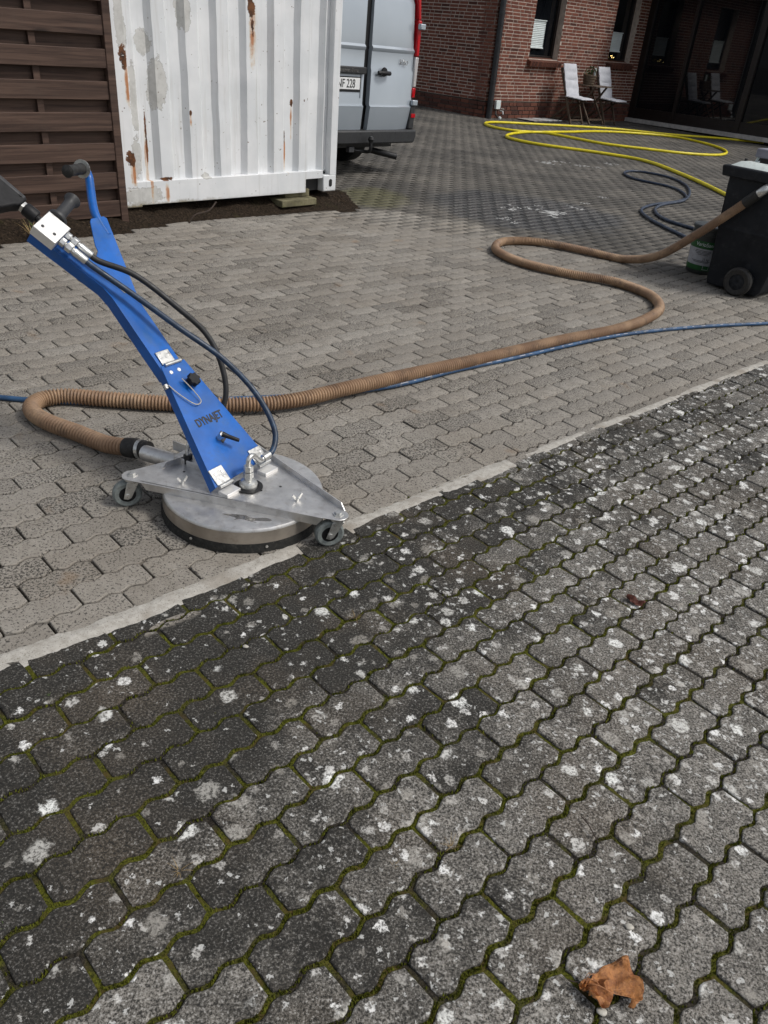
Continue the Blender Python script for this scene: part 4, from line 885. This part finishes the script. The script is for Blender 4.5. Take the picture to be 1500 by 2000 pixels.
# a film of water on the disc
wp = [( -.375 + .010 * math.cos(t) * (5 + 2.2 * math.sin(3 * t) + 1.3 * math.cos(5 * t)), 1.812 + .010 * math.sin(t) * (1.7 + .8 * math.cos(2 * t) + .5 * math.sin(4 * t))) for t in np.linspace(0, 2 * math.pi, 40, endpoint=False)]
B_(MB().prism(wp, V(0, 0, 0), EX, EY, EZ, .0762, .0768), 'water_film', 'water', disc)
# swivel joint in the middle
SJ = V(-.400, 1.943, 0)
sj = B_(MB().lathe([(.0, .102), (.042, .102), (.042, .1035), (.030, .104), (.030, .100)], SJ, (0, 0, 1), 28, False), 'swivel_opening', 'black', plate)
B_(MB().lathe([(0, .1), (.026, .1), (.027, .112), (.022, .122), (.012, .126), (.012, .150), (0, .150)], SJ, (0, 0, 1), 24, False), 'swivel', 'zinc', plate, smooth=True, angle=40)
B_(MB().lathe([(0, .132), (.0155, .132), (.0155, .150), (0, .150)], SJ, (0, 0, 1), 6, False), 'hex_nut', 'zinc', plate, bevel=.001)
B_(MB().lathe([(0, .152), (.0145, .152), (.0145, .170), (0, .170)], SJ, (0, 0, 1), 6, False), 'hex_nut', 'zinc', plate, bevel=.001)
# handle frame of reference: s across, l up along the handle, n out of its face
HSC = 1.0269   # handle unit
hM = V(-.4183, 1.9793, .12); hs_, hl, hn = V(.489015, .872275, 0), V(-.643141, .360558, .675549), V(.589265, -.330354, .737315)
def HPt(s, l, n=0): return hM + hs_ * s * HSC + hl * l * HSC + hn * n * HSC
def hpoly(pts, z0, z1, mb=None): return (mb or MB()).prism([(p[0] * HSC, p[1] * HSC) for p in pts], hM, hs_, hl, hn, z0, z1)
def flanges(pts, idxs, mb, depth=-.030):
    for i in idxs:
        a, b = pts[i], pts[(i + 1) % len(pts)]; e = V(b[0] - a[0], b[1] - a[1]); L_ = np.linalg.norm(e); t = e / L_; nn = V(-t[1], t[0])
        q = [a, b, tuple(V(*b) + nn * .003), tuple(V(*a) + nn * .003)]; hpoly(q, depth, -.0025, mb)
    return mb
low = [(-.117, .004), (.103, .012), (.108, .030), (.050, .374), (-.038, .376)]
lp = B_(hpoly(low, -.003, 0), 'lower_panel', 'blue', bevel=.0012); B_(flanges(low, (2, 4), MB()), 'panel_flange', 'blue', lp)
low_up = [(-.041, .345), (.041, .345), (.037, .60), (.030, .655), (-.075, .872), (-.152, .835), (-.051, .640), (-.044, .60)]
up_ = B_(hpoly(low_up, -.010, -.007), 'upper_arm', 'blue', bevel=.0012); B_(flanges(low_up, (5, 6, 7), MB(), -.040), 'arm_flange', 'blue', up_)
tab = [(.037, .560), (.115, .850), (.108, .858), (.062, .856), (.053, .846), (.020, .775), (.016, .755), (-.012, .728), (-.040, .655), (-.030, .56)]
B_(hpoly(tab, -.016, -.0125), 'handle_tab', 'blue', bevel=.0012)
B_(hpoly([(-.010, .655), (-.004, .655), (.012, .612), (.006, .612)], -.0066, -.0060), 'slot', 'shell')
# bar with grip
bar = spline([HPt(.088, .80, -.022), HPt(.094, .872, -.022), HPt(.140, .968, -.020), HPt(.150, .992, -.016), HPt(.146, 1.006, -.008), HPt(.128, 1.008, .0)], .006)
gb = B_(MB().tube(bar, .0125, 14), 'grip_bar', 'blue', smooth=True)
ga = unit(HPt(.072, .992, .018) - HPt(.128, 1.008, .0)); g0 = HPt(.128, 1.008, 0)
B_(MB().lathe([(.0, .0), (.0165, .0), (.0165, .004), (.0155, .012), (.0155, .030), (.0165, .034), (.0155, .040), (.0155, .078), (.018, .082), (.010, .086), (0, .086)], g0, ga, 24, False), 'rubber_grip', 'black_rubber', gb, smooth=True, angle=50)
B_(MB().lathe([(.0, -.004), (.026, -.004), (.0265, -.001), (.0, .000)], g0, ga, 24, False), 'grip_collar', 'zinc', gb, smooth=True)
# valve block, union, trigger gun, second grip
ea = V(.436, -.90); eb = V(.85, .53); bc = V(-.113, .818)
def H2(p, n): return HPt(p[0], p[1], n)
EA = unit(H2(bc + ea * .01, 0) - H2(bc, 0)); EB = unit(H2(bc + eb * .01, 0) - H2(bc, 0)); EB = unit(EB - EA * (EA @ EB))
vb = B_(MB().box(H2(bc, .020), (.068, .084, .032), (EA, EB, hn)), 'valve_block', 'alu', bevel=.0015)
for o1, o2 in ((-.018, -.020), (.016, -.016)): B_(MB().lathe([(0, 0), (.0045, 0), (.0045, .0008), (0, .0008)], H2(bc, .022) + hn * .0143 + EA * o1 + EB * o2, hn, 12, False), 'bolt_hole', 'grey_plastic', vb)
for k_ in (-.017, .013):
    f0 = H2(bc, .026) + EA * .036 + EB * (k_ + .006)
    ft = B_(MB().lathe([(0, 0), (.0125, 0), (.0125, .014), (.008, .015), (.008, .018), (.014, .019), (.014, .036), (.009, .037), (.010, .042), (.0105, .082), (0, .083)], f0, EA, 6, False), 'hose_fitting', 'zinc', vb, bevel=.001)
    B_(MB().lathe([(.0112, .044), (.0112, .080), (.0095, .083)], f0, EA, 18, False), 'ferrule', 'zinc', ft, smooth=True)
uni = H2(bc, .026) - EA * .034
B_(MB().lathe([(0, 0), (.010, 0), (.010, .010), (.018, .011), (.019, .014), (.019, .042), (.017, .046), (.010, .047), (.010, .058), (0, .058)], uni, -EA, 16, False), 'union_nut', 'black_plastic', vb, smooth=True, angle=40)
B_(MB().box(uni - EA * .055, (.016, .022, .022), (EA, EB, hn)), 'gun_socket', 'zinc', vb, bevel=.002)
G0 = uni - EA * .06
gd = unit(-EA + EB * .02); gs = unit(EB)
def gp(a, b): return (a, b)
gun_poly = [(-.005, -.014), (-.005, .020), (.085, .022), (.115, .012), (.16, -.03), (.30, -.058), (.30, -.125), (.20, -.118), (.165, -.138), (.10, -.132), (.048, -.108), (.018, -.062), (.006, -.03)]
gun = B_(MB().prism(gun_poly, G0, gd, gs, hn, -.017, .017), 'trigger_gun', 'black_plastic', bevel=.006, seg=3)
B_(MB().prism([(.0, .008), (.0, .021), (.086, .023), (.118, .014), (.152, -.028), (.21, -.050), (.30, -.056), (.30, -.066), (.208, -.062), (.144, -.040), (.108, .002), (.08, .008)], G0, gd, gs, hn, -.0185, .0185), 'gun_shell', 'grey_plastic', gun, bevel=.004, seg=3)
B_(MB().tube(spline([G0 + gd * .055 + gs * -.085, G0 + gd * .10 + gs * -.155, G0 + gd * .17 + gs * -.175, G0 + gd * .25 + gs * -.165, G0 + gd * .31 + gs * -.15], .01), .010, 10), 'trigger_guard', 'black_plastic', gun, smooth=True)
for o1, o2 in ((.012, .012), (.108, .004), (.165, -.05), (.09, -.06)): B_(MB().lathe([(0, 0), (.005, 0), (.005, .001), (0, .001)], G0 + gd * o1 + gs * o2 + hn * .0182, hn, 12, False), 'screw', 'black', gun)
g2 = H2(bc, .020) + EB * .046 - EA * .010; g2d = unit(HPt(.024, .894, .05) - HPt(-.058, .846, .05))
B_(MB().lathe([(0, 0), (.026, 0), (.028, .004), (.028, .009), (.0165, .011), (.0155, .07), (.016, .096), (.023, .103), (.023, .108), (.017, .110), (0, .107)], g2, g2d, 24, False), 'side_grip', 'grey_plastic', vb, smooth=True, angle=45)
# hoses from the block
EA_end = lambda k_: H2(bc, .026) + EA * (.036 + .078) + EB * (k_ + .006)
h1 = [EA_end(.013) - EA * .01, EA_end(.013) + EA * .02] + [V(*p) for p in ((-0.795, 2.217, 0.597), (-0.685, 2.234, 0.516), (-0.594, 2.256, 0.426), (-0.547, 2.240, 0.340), (-0.529, 2.215, 0.259), (-0.544, 2.187, 0.197), (-0.590, 2.131, 0.156), (-0.606, 2.085, 0.146))]
B_(MB().tube(spline(h1, .008), .0088, 12), 'black_hose', 'hose_black', smooth=True, angle=80)
h2 = [EA_end(-.017) - EA * .01, EA_end(-.017) + EA * .02] + [V(*p) for p in ((-0.788, 2.184, 0.549), (-0.656, 2.178, 0.468), (-0.523, 2.185, 0.380), (-0.415, 2.151, 0.291), (-0.354, 2.106, 0.202), (-0.354, 2.064, 0.161), (-0.372, 2.031, 0.153))]
h2p = spline(h2, .008); B_(MB().tube(h2p, .0086, 12), 'inlet_hose', 'inlet', smooth=True, angle=80)
e1 = h2p[-1]; ed = unit(h2p[-1] - h2p[-4])
B_(MB().tube([e1 - ed * .022, e1 + ed * .004], .0115, 16), 'ferrule', 'zinc', smooth=True)
B_(MB().tube(spline([e1, e1 + ed * .014, SJ + V(.006, .012, .197), SJ + V(0, 0, .190), SJ + V(0, 0, .160)], .004), .0075, 12), 'elbow', 'zinc', smooth=True)
# rear elbow and nut
RE = V(-.603, 2.040, .10); B_(MB().lathe([(0, 0), (.014, 0), (.014, .028), (0, .028)], RE, (0, 0, 1), 6, False), 'hex_nut', 'black', plate, bevel=.001)
B_(MB().tube(spline([RE + V(0, 0, .025), RE + V(0, 0, .052), RE + V(.012, .006, .072), RE + V(.04, .02, .078)], .004), .0075, 12), 'elbow', 'zinc', plate, smooth=True)
# hinges, screws, knob, cable, lock, lettering
def hinge(s, l, wd=.052):
    o = B_(MB().box(HPt(s, l + .028, .002), (wd, .050, .004), (hs_, hl, hn)), 'hinge_leaf', 'zinc', lp, bevel=.001)
    B_(MB().tube([HPt(s - wd / 2 / HSC, l - .002, .006), HPt(s + wd / 2 / HSC, l - .002, .006)], .0058, 12), 'hinge_pin', 'zinc', o, smooth=True)
    for q in (-.012, .014): B_(MB().lathe([(0, 0), (.0055, 0), (.004, .002), (0, .0022)], HPt(s + q, l + .034, .004), hn, 12, False), 'screw', 'alu', o)
    return o
for s_ in (-.082, .080):
    hinge(s_, .002); b0 = HPt(s_, -.008, -.004); B_(MB().box(b0 - hn * .0 + V(.012, -.006, -.012), (.056, .036, .022), (hs_, unit(V(hl[0], hl[1], 0)), EZ)), 'hinge_block', 'alu', plate, bevel=.0015)
o = B_(MB().box(HPt(-.002, .398, -.004), (.050, .044, .004), (hs_, hl, hn)), 'hinge_leaf', 'zinc', up_, bevel=.004)
B_(MB().tube([HPt(-.026, .374, .003), HPt(.034, .374, .003)], .0058, 12), 'hinge_pin', 'zinc', o, smooth=True)
for q in (-.014, .016): B_(MB().lathe([(0, 0), (.0065, 0), (.005, .002), (0, .0025)], HPt(q - .004, .350, 0), hn, 14, False), 'screw', 'alu', lp); B_(MB().lathe([(0, 0), (.004, 0), (0, .002)], HPt(q - .004, .402, -.002), hn, 12, False), 'screw', 'alu', o)
kn = MB(); kp = [((.0185 + .0022 * math.cos(7 * t)) * math.cos(t), (.0185 + .0022 * math.cos(7 * t)) * math.sin(t)) for t in np.linspace(0, 2 * math.pi, 56, endpoint=False)]
kn.prism(kp, HPt(.018, .302, .012), hs_, hl, hn, 0, .018); kn.lathe([(0, -.012), (.009, -.012), (.011, .002), (0, .002)], HPt(.018, .302, .012), hn, 16, False)
B_(kn, 'star_knob', 'black_plastic', lp, bevel=.003)
B_(MB().tube(spline([HPt(.003, .306, .004), HPt(-.010, .318, .014), HPt(.004, .270, .012), HPt(.008, .240, .008), HPt(-.012, .236, .008), HPt(-.045, .285, .006), HPt(-.054, .318, .002)], .004), .0016, 8), 'retaining_cable', 'shell', lp, smooth=True)
B_(MB().box(HPt(-.058, .318, -.006), (.010, .014, .010), (hs_, hl, hn)), 'cable_clip', 'zinc', lp, bevel=.001)
B_(hpoly([(-.012, .130), (.016, .142), (.022, .118), (-.004, .106)], .0002, .0008), 'lock_slot', 'black', lp)
lk = B_(MB().lathe([(0, 0), (.009, 0), (.010, .012), (.009, .024), (0, .026)], HPt(-.006, .124, .0), hn, 16, False), 'clamp_hub', 'zinc', lp, smooth=True)
B_(MB().tube([HPt(-.010, .126, .026), HPt(.000, .112, .030), HPt(.022, .088, .034)], [.0085, .0065, .0055], 12), 'clamp_lever', 'black_plastic', lk, smooth=True)
t_ = text_mesh('DYNAJET', .034, .0004, 'lettering', 'black', lp, basis(hs_, hl, hn, HPt(.004, .186, .0006) - DC), sx=.74, bold=.0011)
# outlet pipe
B_(MB().tube([V(-.560, 2.045, .080), V(-.650, 2.085, .072), V(-.772, 2.150, .055)], .0255, 20), 'outlet_pipe', 'steel', smooth=True)
B_(MB().box(V(-.585, 2.058, .092), (.11, .072, .045), (unit(V(-.9, .42, 0)), unit(V(.42, .9, 0)), EZ)), 'outlet_box', 'steel', bevel=.002)
B_(MB().box(V(-.628, 2.105, .108), (.10, .003, .03), (unit(V(-.9, .42, 0)), unit(V(.42, .9, 0)), EZ)), 'outlet_lip', 'steel')

# ------------------------------------------------------------------ wheeled bin with suction head, bucket
e1_, e2_ = unit(V(.72, -.69, 0)), unit(V(.69, .72, 0)); BP = V(1.985, 5.47, 0)
wb = thing('wheeled_bin', BP, 'charcoal wheeled bin taking the brown suction hose', 'bin')
BB = lambda mb, nm, mat, par=wb, **k: mb.build(nm, mat, par, off=BP, **k)
def ring(z, x0, x1, y0, y1): return [BP + e1_ * x + e2_ * y + EZ * z for x, y in ((x0, y0), (x1, y0), (x1, y1), (x0, y1))]
lv = [(.012, .0, .34, .02, .36), (.05, -.004, .37, .01, .37), (.37, -.026, .42, -.004, .40), (.385, -.034, .428, -.012, .408), (.395, -.030, .43, -.008, .41), (.64, -.047, .47, -.018, .43), (.71, -.05, .48, -.02, .435)]
vs = [p for l_ in lv for p in ring(*l_)]; fs = [(0, 3, 2, 1)] + [(4 * a + b, 4 * a + (b + 1) % 4, 4 * a + 4 + (b + 1) % 4, 4 * a + 4 + b) for a in range(len(lv) - 1) for b in range(4)]
BB(MB().add(vs, fs), 'body', 'bin', bevel=.012, seg=3)
rim = [(.685, -.056, .486, -.026, .441), (.69, -.085, .50, -.05, .46), (.745, -.095, .51, -.058, .468), (.752, -.088, .505, -.05, .46), (.752, -.03, .46, .0, .41)]
BB(MB().add([p for l_ in rim for p in ring(*l_)], [(4 * a + b, 4 * a + (b + 1) % 4, 4 * a + 4 + (b + 1) % 4, 4 * a + 4 + b) for a in range(len(rim) - 1) for b in range(4)] + [(16, 17, 18, 19)]), 'rim', 'bin', bevel=.006)
for yy in (-.045, .38):
    wc = BP + e1_ * .235 + e2_ * yy + EZ * .092
    wh = BB(MB().lathe([(.05, -.02), (.078, -.024), (.09, -.016), (.092, 0), (.09, .016), (.078, .024), (.05, .02)], wc, e2_, 36, False), 'wheel', 'black_rubber', smooth=True)
    BB(MB().lathe([(0, -.012), (.02, -.02), (.05, -.012), (.056, -.012), (.056, .012), (.02, .02), (0, .02)], wc, e2_, 30, False), 'wheel_hub', 'bin', wh, smooth=True)
    for q in range(6): t = q * math.pi / 3; BB(MB().bar(wc - e2_ * .014 + (e1_ * math.cos(t) + EZ * math.sin(t)) * .012, wc - e2_ * .014 + (e1_ * math.cos(t) + EZ * math.sin(t)) * .052, .010, .012), 'spoke', 'bin', wh)
BB(MB().tube([BP + e1_ * .235 + e2_ * -.03 + EZ * .092, BP + e1_ * .235 + e2_ * .36 + EZ * .092], .011, 10), 'axle', 'zinc')
BB(MB().box(BP + e1_ * .235 + e2_ * .17 + EZ * .11, (.15, .36, .05), (e1_, e2_, EZ)), 'axle_housing', 'bin', bevel=.01)
vh = thing('vacuum_unit', BP + EZ * .752, 'white moulded vacuum unit with grey motor box on top of the bin', 'vacuum')
VH = lambda mb, nm, mat, par=vh, **k: mb.build(nm, mat, par, off=BP + EZ * .752, **k)
lid = []
for j in range(13):
    for i in range(13):
        a, b = i / 12, j / 12; ed_ = min(a, 1 - a, b, 1 - b); z_ = .753 + .030 * min(1, ed_ * 9) ** .6 + .012 * (math.sin(a * 9) * math.cos(b * 7)) * min(1, ed_ * 6); lid.append(BP + e1_ * (-.055 + a * .52) + e2_ * (-.03 + b * .46) + EZ * z_)
VH(MB().add(lid, [(j * 13 + i, j * 13 + i + 1, (j + 1) * 13 + i + 1, (j + 1) * 13 + i) for j in range(12) for i in range(12)]), 'cover', 'bin_lid_white', smooth=True, angle=60)
VH(MB().box(BP + e1_ * .0 + e2_ * .04 + EZ * .788, (.014, .02, .02), (e1_, e2_, EZ)), 'latch', 'black', bevel=.002)
VH(MB().box(BP + e1_ * .14 + e2_ * .22 + EZ * .835, (.24, .24, .052), (e1_, e2_, EZ)), 'motor_box', 'lilac', bevel=.008)
VH(MB().box(BP + e1_ * .15 + e2_ * .22 + EZ * .792, (.19, .20, .04), (e1_, e2_, EZ)), 'motor_base', 'frame_dark')
for yy in (.08, .32): VH(MB().bar(BP + e1_ * .03 + e2_ * (yy + .04) + EZ * .775, BP + e1_ * .04 + e2_ * (yy + .04) + EZ * .815, .012, .012), 'bracket', 'bin_lid_white')
VH(MB().bar(BP + e1_ * -.07 + e2_ * .36 + EZ * .755, BP + e1_ * .0 + e2_ * .40 + EZ * .87, .05, .012), 'strap', 'black')
VH(MB().tube(spline([BP + e1_ * .02 + e2_ * .36 + EZ * .84, BP + e1_ * .06 + e2_ * .39 + EZ * .90, BP + e1_ * .14 + e2_ * .44 + EZ * 1.0], .02), .012, 10), 'yellow_feed_hose', 'yellow', smooth=True)
bkC = V(2.075, 5.875, 0)
bu_ = thing('sand_bucket', bkC, 'dark plastic bucket with green and white label behind the bin', 'bucket')
prf = [(.0, .002), (.103, .002), (.106, .008), (.122, .262), (.131, .264), (.132, .284), (.126, .286), (.126, .300), (.134, .302), (.135, .318), (.128, .324), (.0, .322)]
MB().lathe(prf, bkC, (0, 0, 1), 48, False).build('body', 'bucket', bu_, off=bkC, smooth=True, angle=35)
camdir = math.atan2(-bkC[1], -bkC[0])
def band(z0, z1, a0, a1, nm, mat, par=bu_, ex=.0012):
    t = np.linspace(a0, a1, 28); rz = lambda z_: .106 + (.122 - .106) * (z_ - .008) / .254 + ex
    vs = [(bkC[0] + rz(z_) * math.cos(q), bkC[1] + rz(z_) * math.sin(q), z_) for z_ in (z0, z1) for q in t]
    return MB().add(vs, [(i, i + 1, 28 + i + 1, 28 + i) for i in range(27)]).build(nm, mat, par, off=bkC, smooth=True)
lb = band(.030, .225, camdir - 1.3, camdir + .9, 'label', 'label_white'); band(.175, .226, camdir - 1.3, camdir + .55, 'label_header', 'label_green', lb, .0022); band(.028, .062, camdir - 1.3, camdir + .9, 'label_footer', 'label_green', lb, .0022)
def curved_text(txt, size, zc, ac, nm, mat, sx=.8):
    o = text_mesh(txt, size, .0003, nm, mat, lb, Matrix.Identity(4), sx=sx)
    for v in o.data.vertices:
        r = .106 + .016 * (zc + v.co.y - .008) / .254 + .0030 + v.co.z; q = ac + v.co.x / r; v.co = (r * math.cos(q), r * math.sin(q), zc + v.co.y)
    return o
curved_text('VarioSand', .036, .203, camdir - .12, 'label_lettering', 'blind', .95); curved_text('25 kg', .022, .105, camdir + .10, 'label_lettering', 'black', .95)
for q, (zz, wd) in enumerate(((.160, .9), (.151, .95), (.142, .8), (.133, .6), (.090, 1.1), (.082, .9))): band(zz, zz + .0035, camdir - wd * .6 - .1, camdir + wd * .45 - .1, 'label_print', 'grey_plastic', lb, .0024)
fb = band(.034, .066, camdir + .05, camdir + .42, 'label_mark', 'label_white', lb, .0030); band(.0375, .0625, camdir + .075, camdir + .395, 'label_mark_field', 'label_green', lb, .0036)

# ------------------------------------------------------------------ foam, leaves, tufts, chips
rf_ = random.Random(21)
foam_sets = [('white foam residue drying on the wet paving by the bend of the suction hose', [(.80, 7.48, .09, .02), (.98, 7.62, .13, .016), (1.22, 7.50, .09, .045), (1.45, 7.95, .10, .016), (.72, 6.98, .06, .016), (.80, 6.86, .04, .012), (1.62, 8.25, .07, .012), (1.10, 7.80, .08, .012)]),
             ('thin white foam residue on the yard between the yellow and navy hoses', [(1.55, 11.05, .14, .03), (1.75, 11.3, .18, .02), (2.05, 11.15, .16, .03), (2.5, 11.75, .12, .026), (1.88, 8.75, .06, .012)])]
for lab, spots in foam_sets:
    mb = MB()
    for (x, y, a_, b_) in spots:
        for k_ in range(16):
            px, py = x + rf_.gauss(0, a_ * .6), y + rf_.gauss(0, b_ * 2.2); r = b_ * rf_.uniform(.12, .62) * (1.4 if rf_.random() < .15 else .8); n_ = 14; ph = rf_.random() * 6
            rr_ = [r * (1 + .35 * math.sin(3 * t + ph) + .25 * math.sin(7 * t + ph * 2)) for t in np.linspace(0, 2 * math.pi, n_, endpoint=False)]
            vs = [(px + rr_[i] * 1.6 * math.cos(i * 2 * math.pi / n_), py + rr_[i] * math.sin(i * 2 * math.pi / n_), .0015) for i in range(n_)] + [(px + rr_[i] * .9 * math.cos(i * 2 * math.pi / n_), py + rr_[i] * .6 * math.sin(i * 2 * math.pi / n_), .004) for i in range(n_)]
            mb.add(vs, [(i, (i + 1) % n_, n_ + (i + 1) % n_, n_ + i) for i in range(n_)] + [tuple(range(n_, 2 * n_))])
    tag(mb.build('foam_residue', 'foam', smooth=True), lab, 'foam', kind='stuff')
LEAF = [(-57, -12), (-54, -23), (-44, -18), (-44, -28), (-38, -35), (-28, -40), (-14, -41), (-3, -23), (-2, -16), (11, -17), (18, -19), (24, -25), (18, -35), (24, -39), (35, -30), (44, -22), (49, -8), (47, 0), (44, 10), (38, 21), (33, 29), (28, 38), (23, 39), (10, 32), (0, 30), (-10, 26), (-22, 15), (-38, -2), (-49, -4)]
def leaf(name, loc, pts, scale, mat, label, rot=0, curl=.015, veins=True):
    lf = thing(name, loc, label, 'leaf'); lf.rotation_euler = (0, 0, rot)
    # densify and fray the outline, then fill
    Q = []
    for (a, b) in zip(pts, pts[1:] + pts[:1]):
        for t in np.linspace(0, 1, 4, endpoint=False): Q.append(V(*a) * (1 - t) + V(*b) * t + rng.normal(size=2) * (.5 if 0 < t else .2))
    b = bmesh.new(); vs = [b.verts.new((q[0] * scale, q[1] * scale, 0)) for q in Q]; b.faces.new(vs); bmesh.ops.triangulate(b, faces=b.faces[:])
    for _ in range(2): bmesh.ops.subdivide_edges(b, edges=[e for e in b.edges if e.calc_length() > .006], cuts=1)
    bmesh.ops.triangulate(b, faces=b.faces[:])
    def zf(x, y):
        r = math.hypot(x, y) / (50 * scale); ang = math.atan2(y, x)
        return .004 + curl * (.75 * r * r + .8 * mnoise.noise((x * 45, y * 45, 1)) + .42 * math.sin(math.atan2(y + .004, x + .055) * 17)) + .0025 * abs(mnoise.noise((x * 160, y * 160, 2)))
    for v in b.verts: v.co.z = max(.0015, zf(v.co.x, v.co.y))
    me = bpy.data.meshes.new('blade'); b.to_mesh(me); b.free(); o = link('blade', me, mat, lf, smooth=True, angle=70); s = o.modifiers.new('thickness', 'SOLIDIFY'); s.thickness = .0003; s.offset = 0
    if veins:
        base = V(-49, -4)
        for tip, wd in (((42, -3), .9), ((26, 34), .6), ((-4, 27), .5), ((42, -20), .7), ((-18, -37), .55), ((-38, -30), .45), ((44, 14), .5)):
            path = [];
            for t in np.linspace(0, .95, 14):
                q = (base * (1 - t) + V(*tip) * t + V(0, 3 * math.sin(t * 3.14) * (1 if tip[1] > 0 else -1))) * scale; path.append((q[0], q[1], max(.0015, zf(*q)) + .0006))
            MB().tube(path, np.linspace(.0011, .0003, 14) * wd, 6).build('vein', 'vein', lf, smooth=True)
        MB().tube(spline([(-.049 * scale * 1000, -.004 * scale * 1000, .008), (-.058 * scale * 1000, -.004 * scale * 1000, .006), (-.070 * scale * 1000, -.001 * scale * 1000, .004)], .003), .0011, 6).build('stalk', 'twig', lf, smooth=True)
    return lf
leaf('fallen_leaf', (.451, .6925, .002), LEAF, .001, 'leaf', 'large curled orange brown autumn leaf on the mossy pavers')
leaf('shrivelled_leaf', (.712, 1.736, .003), [(-26, -6), (-18, -12), (-4, -9), (8, -14), (22, -8), (28, 1), (20, 8), (6, 6), (-6, 12), (-20, 7)], .001, 'leaf_red', 'small shrivelled dark red leaf among lichen covered pavers', R_(-35), .022, False)
def tuft(x, y, label, mat, n_=14, h=.035, name='grass_tuft', cat='grass', group=None, z=0.0):
    mb = MB()
    for q in range(n_):
        a = rf_.random() * 6.28; l_ = h * rf_.uniform(.5, 1.2); d = V(math.cos(a), math.sin(a), 0); k_ = rf_.uniform(.35, 1.1)
        path = [V(x, y, z - .004) + d * l_ * k_ * t + EZ * l_ * (t - .55 * t * t * k_) for t in np.linspace(0, 1, 5)]
        sd2 = V(-d[1], d[0], 0) * h * .022; vs = []
        for i, p in enumerate(path): wd = 1 - i / 4.6; vs += [p - sd2 * wd, p + sd2 * wd]
        mb.add([v - V(x, y, z) for v in vs], [(2 * i, 2 * i + 1, 2 * i + 3, 2 * i + 2) for i in range(4)])
    o = mb.build(name, mat); o.location = (x, y, z); tag(o, label, cat, group); return o
for x, y, h, lab in ((.195, .911, .030, 'withered star shaped grass tuft in the joint left of the dark twig'), (-.279, .803, .028, 'flattened straw grass tuft beside the largest round lichen crust'), (-.04, 1.536, .030, 'tan dry grass tuft nearest to the castor of the cleaner'), (.093, .861, .014, 'very small straw wisp in the mossy joint below the star shaped tuft')): tuft(x, y, lab, 'straw', 14, h, group='dry grass tufts in the joints')
for x, y, h, lab in ((-.658, 1.155, .014, 'tiny bright green weed in a joint just below the slurry line'), (-.520, .672, .016, 'small green weed sprouting from a wide mossy joint far from other weeds'), (.89, 1.81, .022, 'pale green weed in the joint beside the shrivelled red leaf')): tuft(x, y, lab, 'weed', 10, h, 'weed', 'weed', 'weeds in the joints')
tuft(-2.235, 4.60, 'dry grass clump with green tips on the soil bank by the fence', 'straw', 40, .11, z=.03)
tuft(-2.215, 4.63, 'fresh green blades rising behind the dry grass clump by the fence', 'weed', 12, .10, z=.04)
tw = MB().tube(spline([(.452, 1.008, .006), (.461, .99, .009), (.470, .968, .007), (.476, .952, .005)], .004), .0012, 6).build('twig', 'twig', smooth=True); tag(tw, 'thin dark curved twig lying on a pale paver', 'twig')
rt = MB().tube(spline([(-1.56, 5.50, .0), (-1.53, 5.53, .05), (-1.45, 5.62, .075), (-1.42, 5.70, .12)], .02), .005, 8).build('root', 'twig', smooth=True); tag(rt, 'grey root curving out of the soil bank under the container', 'root')
for (x, y, r, lab) in ((.429, .650, .0065, 'pale striped stone chip beside the large orange leaf'), (.502, .795, .006, 'small cream pebble on a grey paver above the leaf'), (-.286, 1.377, .006, 'tan crumb of stone beside a mossy joint below the slurry line')):
    b = bmesh.new(); bmesh.ops.create_icosphere(b, subdivisions=2, radius=r)
    for v in b.verts: v.co *= 1 + .35 * mnoise.noise(v.co * 180 + Vector((x * 50, y, 0))); v.co.z *= .5; v.co.x *= 1.3
    me = bpy.data.meshes.new('pebble'); b.to_mesh(me); b.free(); o = link('pebble', me, 'shell', smooth=True, angle=60); o.location = (x, y, r * .45 + .001); tag(o, lab, 'pebble')
